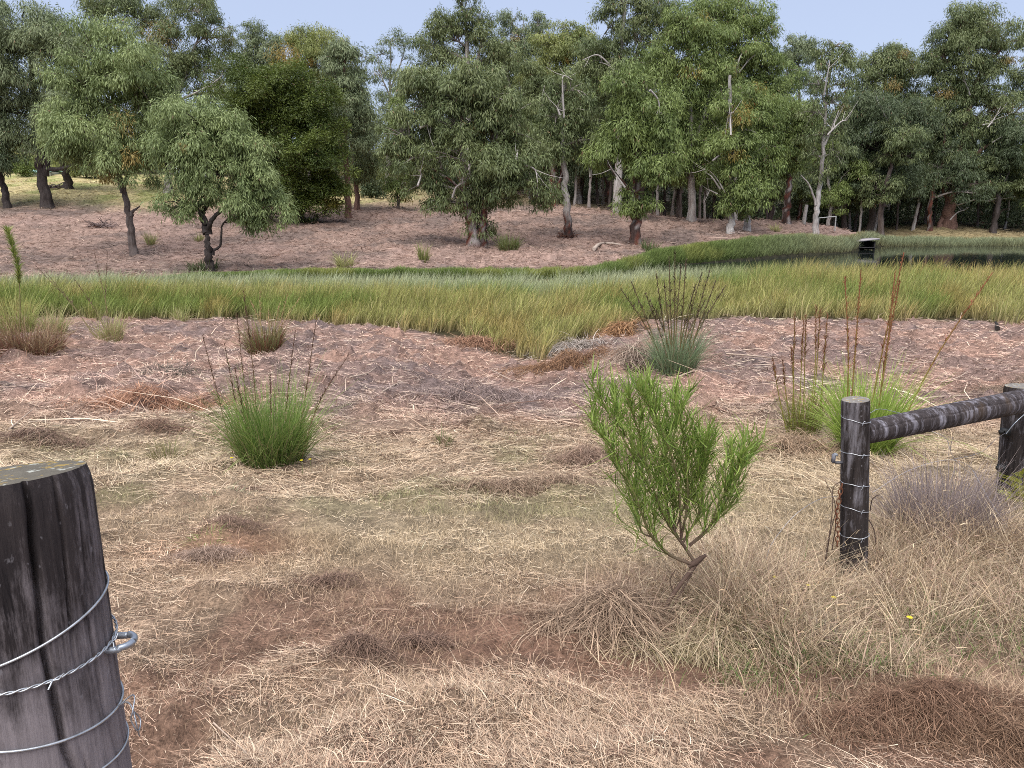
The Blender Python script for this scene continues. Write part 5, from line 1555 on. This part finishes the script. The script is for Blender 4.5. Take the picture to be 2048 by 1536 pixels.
strand_thing("loose_wire", "thin loose grey wire arching from the latch post down to the left grass", "wire",
   [[P(1674, 993, FY - .03), P(1640, 998, FY - .1), P(1590, 1030, FY - .2), P(1545, 1085, FY - .25), P(1532, 1120, FY - .28)]], .0016, cvec(.38, .36, .36), M_WIRE)
wy = FY + .5
strand_thing("loose_wire", "tangle of slack grey wires between the latch post and second post", "wire",
   [[P(1745, 985, wy), P(1820, 940, wy), P(1900, 920, wy), P(1950, 945, wy), P(1960, 1010, wy)], [P(1900, 920, wy), P(1960, 905, wy + .3), P(1990, 880, wy + .5), P(2010, 866, wy + .7)],
    [P(1905, 875, wy), P(1902, 905, wy), P(1925, 935, wy), P(1955, 955, wy)], [P(1855, 860, wy + .3), P(1890, 875, wy + .2), P(1902, 905, wy)], [P(1880, 940, wy), P(1888, 990, wy), P(1880, 1060, wy)], [P(1945, 940, wy), P(1985, 1010, wy - .1), P(2035, 1080, wy - .2)]], .0016, cvec(.40, .37, .38), M_WIRE)

# bracken fern at the right edge
b = G(2035, 1035)
root = empty("bracken_fern", b, "yellow-green bracken fern at the foot of the second fence post", "fern")
rng = np.random.default_rng(91)
for k_, tipx in enumerate([(2000, 945), (2002, 985), (2050, 940), (2062, 975), (2030, 955), (2012, 1000)]):
    mb = MB()
    tp = P(tipx[0], tipx[1], b[1] - .25 + .06 * k_)
    pth = spline([b + np.array([.02 * k_, 0, 0]), lerp(b, tp, .55) + np.array([0, 0, .08]), tp], 16)
    tube(mb, pth, np.linspace(.003, .001, 16), cvec(.3, .28, .08), n=5, cap=False)
    for i in range(5, 16, 2):
        ax = norm((pth[min(i + 1, 15)] - pth[i - 1])[None])[0]
        for sg in (1, -1):
            sd_ = norm(np.cross(ax, [0, 0, 1.0])[None])[0] * sg
            Lp = .11 * (1.05 - (i - 5) / 11)
            m = 9
            f = np.linspace(.1, 1, m)
            o = pth[i] + (sd_ * .9 + ax * .4)[None] * (f * Lp)[:, None] + np.array([0, 0, -.01]) * f[:, None]
            for s2 in (1, -1):
                d = norm((ax * s2 + sd_ * .5 + 0 * ax)[None] + .1 * rng.standard_normal((m, 3)))
                c = np.tile(lerp(cvec(.30, .34, .05), cvec(.48, .46, .09), rng.uniform()), (m, 1))
                blades(mb, o, d, np.zeros((m, 3)), .026 * (1.1 - f), .006, c * 1.25, c * 1.25, seg=2, wdir=np.tile(sd_, (m, 1)), tip=.3, rng=rng)
    mb.build("frond", M_BLADE, root, b)

# ------------------------------------------------------------------ things across the pond and on the hill
# covered timber box standing in the water at the far reeds
cy = 73.0
c0 = P(1728, 492, cy)
b = np.array([c0[0], cy, WL])
root = empty("pump_shelter", b, "dark open timber box with pale flat roof standing at the pond's far reeds", "pump shelter")
s = mpx(1, c0)
dk = cvec(.02, .018, .018)
mb = MB()
W_, D_, H_ = 30 * s, 1.2, 18 * s
for sx in (-1, 1):
    for sy in (-1, 1):
        boxmb(mb, b + np.array([sx * W_ / 2, sy * D_ / 2, H_ / 2 - .2]), (.10, .10, H_ + .4), dk * 2.2)
mb.build("frame", M_TWIG, root, b)
mb = MB()
boxmb(mb, b + np.array([0, D_ / 2, H_ * .52]), (W_ - .1, .05, H_ * .9), dk)
boxmb(mb, b + np.array([W_ / 2, 0, H_ * .52]), (.05, D_ - .1, H_ * .9), dk)
mb.build("back_wall", M_TWIG, root, b)
mb = MB()
boxmb(mb, b + np.array([-.06, -.05, H_ * .30]), (W_ + .16, D_ + .2, .08), dk * 2.4)
mb.build("deck", M_TWIG, root, b)
mb = MB()
ca_, sa_ = math.cos(.10), math.sin(.10)
boxmb(mb, b + np.array([-.12, -.1, H_ + .10]), (W_ + .75, D_ + .5, .12), cvec(.33, .30, .30), rot=[[ca_, 0, -sa_], [0, 1, 0], [sa_, 0, ca_]])
mb.build("roof", M_PAINT, root, b)
# metal goal-like frame
fy = 76.0
b = np.array([*P(1655, 470, fy)[:2], float(gz(P(1655, 470, fy)[0], fy))])
root = empty("metal_frame", b, "thin pale metal goal-like frame beside the slender white trunk", "metal frame")
pal_ = cvec(.42, .42, .40)
tl, tr = P(1638, 436, fy), P(1672, 433, fy)
bl, br_ = tl.copy(), tr.copy()
bl[2], br_[2] = float(gz(*tl[:2])) - .1, float(gz(*tr[:2])) - .1
mb = MB(); tube(mb, [bl, tl + [0, 0, .05]], .045, pal_ * .6, n=8); mb.build("upright", M_PAINT, root, b)
mb = MB(); tube(mb, [br_, tr + [0, 0, .05]], .055, pal_, n=8); mb.build("upright", M_PAINT, root, b)
mb = MB(); tube(mb, [tl, tr], .045, pal_, n=8); mb.build("crossbar", M_PAINT, root, b)
# sheds and garden beyond the left hill
def shed(label, px0, px1, pytop, pyeave, Y, wall, roof):
    a, c = P(px0, pyeave, Y), P(px1, pyeave, Y)
    cx = (a[0] + c[0]) / 2
    g = float(gz(cx, Y)) - .2
    b_ = np.array([cx, Y, g])
    r_ = empty("shed", b_, label, "shed")
    W2, h, rise = (c[0] - a[0]) / 2, a[2] - g, P(px0, pytop, Y)[2] - a[2]
    mb = MB()
    boxmb(mb, b_ + np.array([0, 1.5, h / 2]), (2 * W2, 3, h), wall)
    mb.build("wall", M_PAINT, r_, b_)
    mb = MB()
    v = np.array([[-W2 - .2, -.3, h + .01], [W2 + .2, -.3, h + .01], [W2 + .2, 1.5, h + rise], [-W2 - .2, 1.5, h + rise], [-W2 - .2, 3.3, h + .01], [W2 + .2, 3.3, h + .01]])
    v = np.concatenate([v, v - [0, 0, .12]]) + b_
    mb.add(v, [[0, 1, 2, 3], [3, 2, 5, 4], [9, 8, 7, 6], [10, 11, 8, 9], [0, 6, 7, 1], [4, 5, 11, 10], [0, 3, 9, 6], [3, 4, 10, 9], [1, 7, 8, 2], [2, 8, 11, 5]], roof)
    mb.build("roof", M_PAINT, r_, b_, smooth_shade=False)
    mb = MB()
    boxmb(mb, b_ + np.array([W2 + .08, -.06, h / 2]), (.14, .10, h), cvec(.75, .76, .76))
    mb.build("downpipe", M_PAINT, r_, b_)
shed("small pale shed with turquoise roof far behind the thick forked trunk", 64, 98, 336, 343, 108, cvec(.30, .30, .24), cvec(.38, .62, .60))
shed("pale grey shed glimpsed between the domed and forked trees", 350, 402, 326, 346, 104, cvec(.33, .33, .34), cvec(.42, .43, .45))
gl = np.array([*P(42, 350, 106)[:2], 0]); gl[2] = float(gz(*gl[:2]))
root = empty("garden_lamp", gl, "small garden lamp with round white globe on a black post at far left", "lamp")
h = P(42, 340, 106)[2] - gl[2]
mb = MB(); tube(mb, [gl - [0, 0, .1], gl + [0, 0, h - .1]], .05, cvec(.03, .03, .03), n=8); mb.build("post", M_PAINT, root, gl)
mb = MB(); tube(mb, gl + np.array([[0, 0, h - .15], [0, 0, h - .1], [0, 0, h], [0, 0, h + .1], [0, 0, h + .15]]), [.05, .12, .16, .12, .03], cvec(.8, .8, .8), n=12); mb.build("globe", M_PAINT, root, gl)
for lab, px, r_, pl, sd_ in [("rounded yellow-green garden shrub beside the lamp", (45, 335), 1.5, 'bright', 1), ("low bright shrub right of the leaning trunk on the yellow grass", (172, 345), 1.6, 'yellow', 2), ("small yellow shrub right of the second dark trunk on the grassy hill", (150, 356), .9, 'yellow', 3), ("dark green shrub behind the domed tree's trunk", (205, 350), 1.6, 'gum', 4),
                             ("small rounded shrub in the shade left of the leafy sapling tree", (748, 385), 1.4, 'dark', 5)]:
    rng = np.random.default_rng(sd_)
    Y_ = 104 if px[0] < 300 else 92
    c = P(px[0], px[1], Y_)
    g = np.array([c[0], Y_, float(gz(c[0], Y_))])
    root = empty("shrub", g, lab, "shrub")
    mb = MB()
    m = 26
    cc = g + np.array([0, 0, r_ * .8]) + norm(rng.standard_normal((m, 3))) * np.array([r_, r_, r_ * .7]) * rng.uniform(.5, .9, (m, 1))
    leaf_clumps(mb, rng, cc, np.full(m, .5 * r_), pl, .3, .09, 1.4, .3)
    mb.build("crown", M_LEAF, root, g)
    mb = MB()
    for e in cc[:8]: tube(mb, spline([g, lerp(g, e, .5) + rng.normal(0, .1, 3), e], 6), np.linspace(.05, .02, 6), cvec(.1, .08, .06), n=5)
    mb.build("stem", M_BARK, root, g)
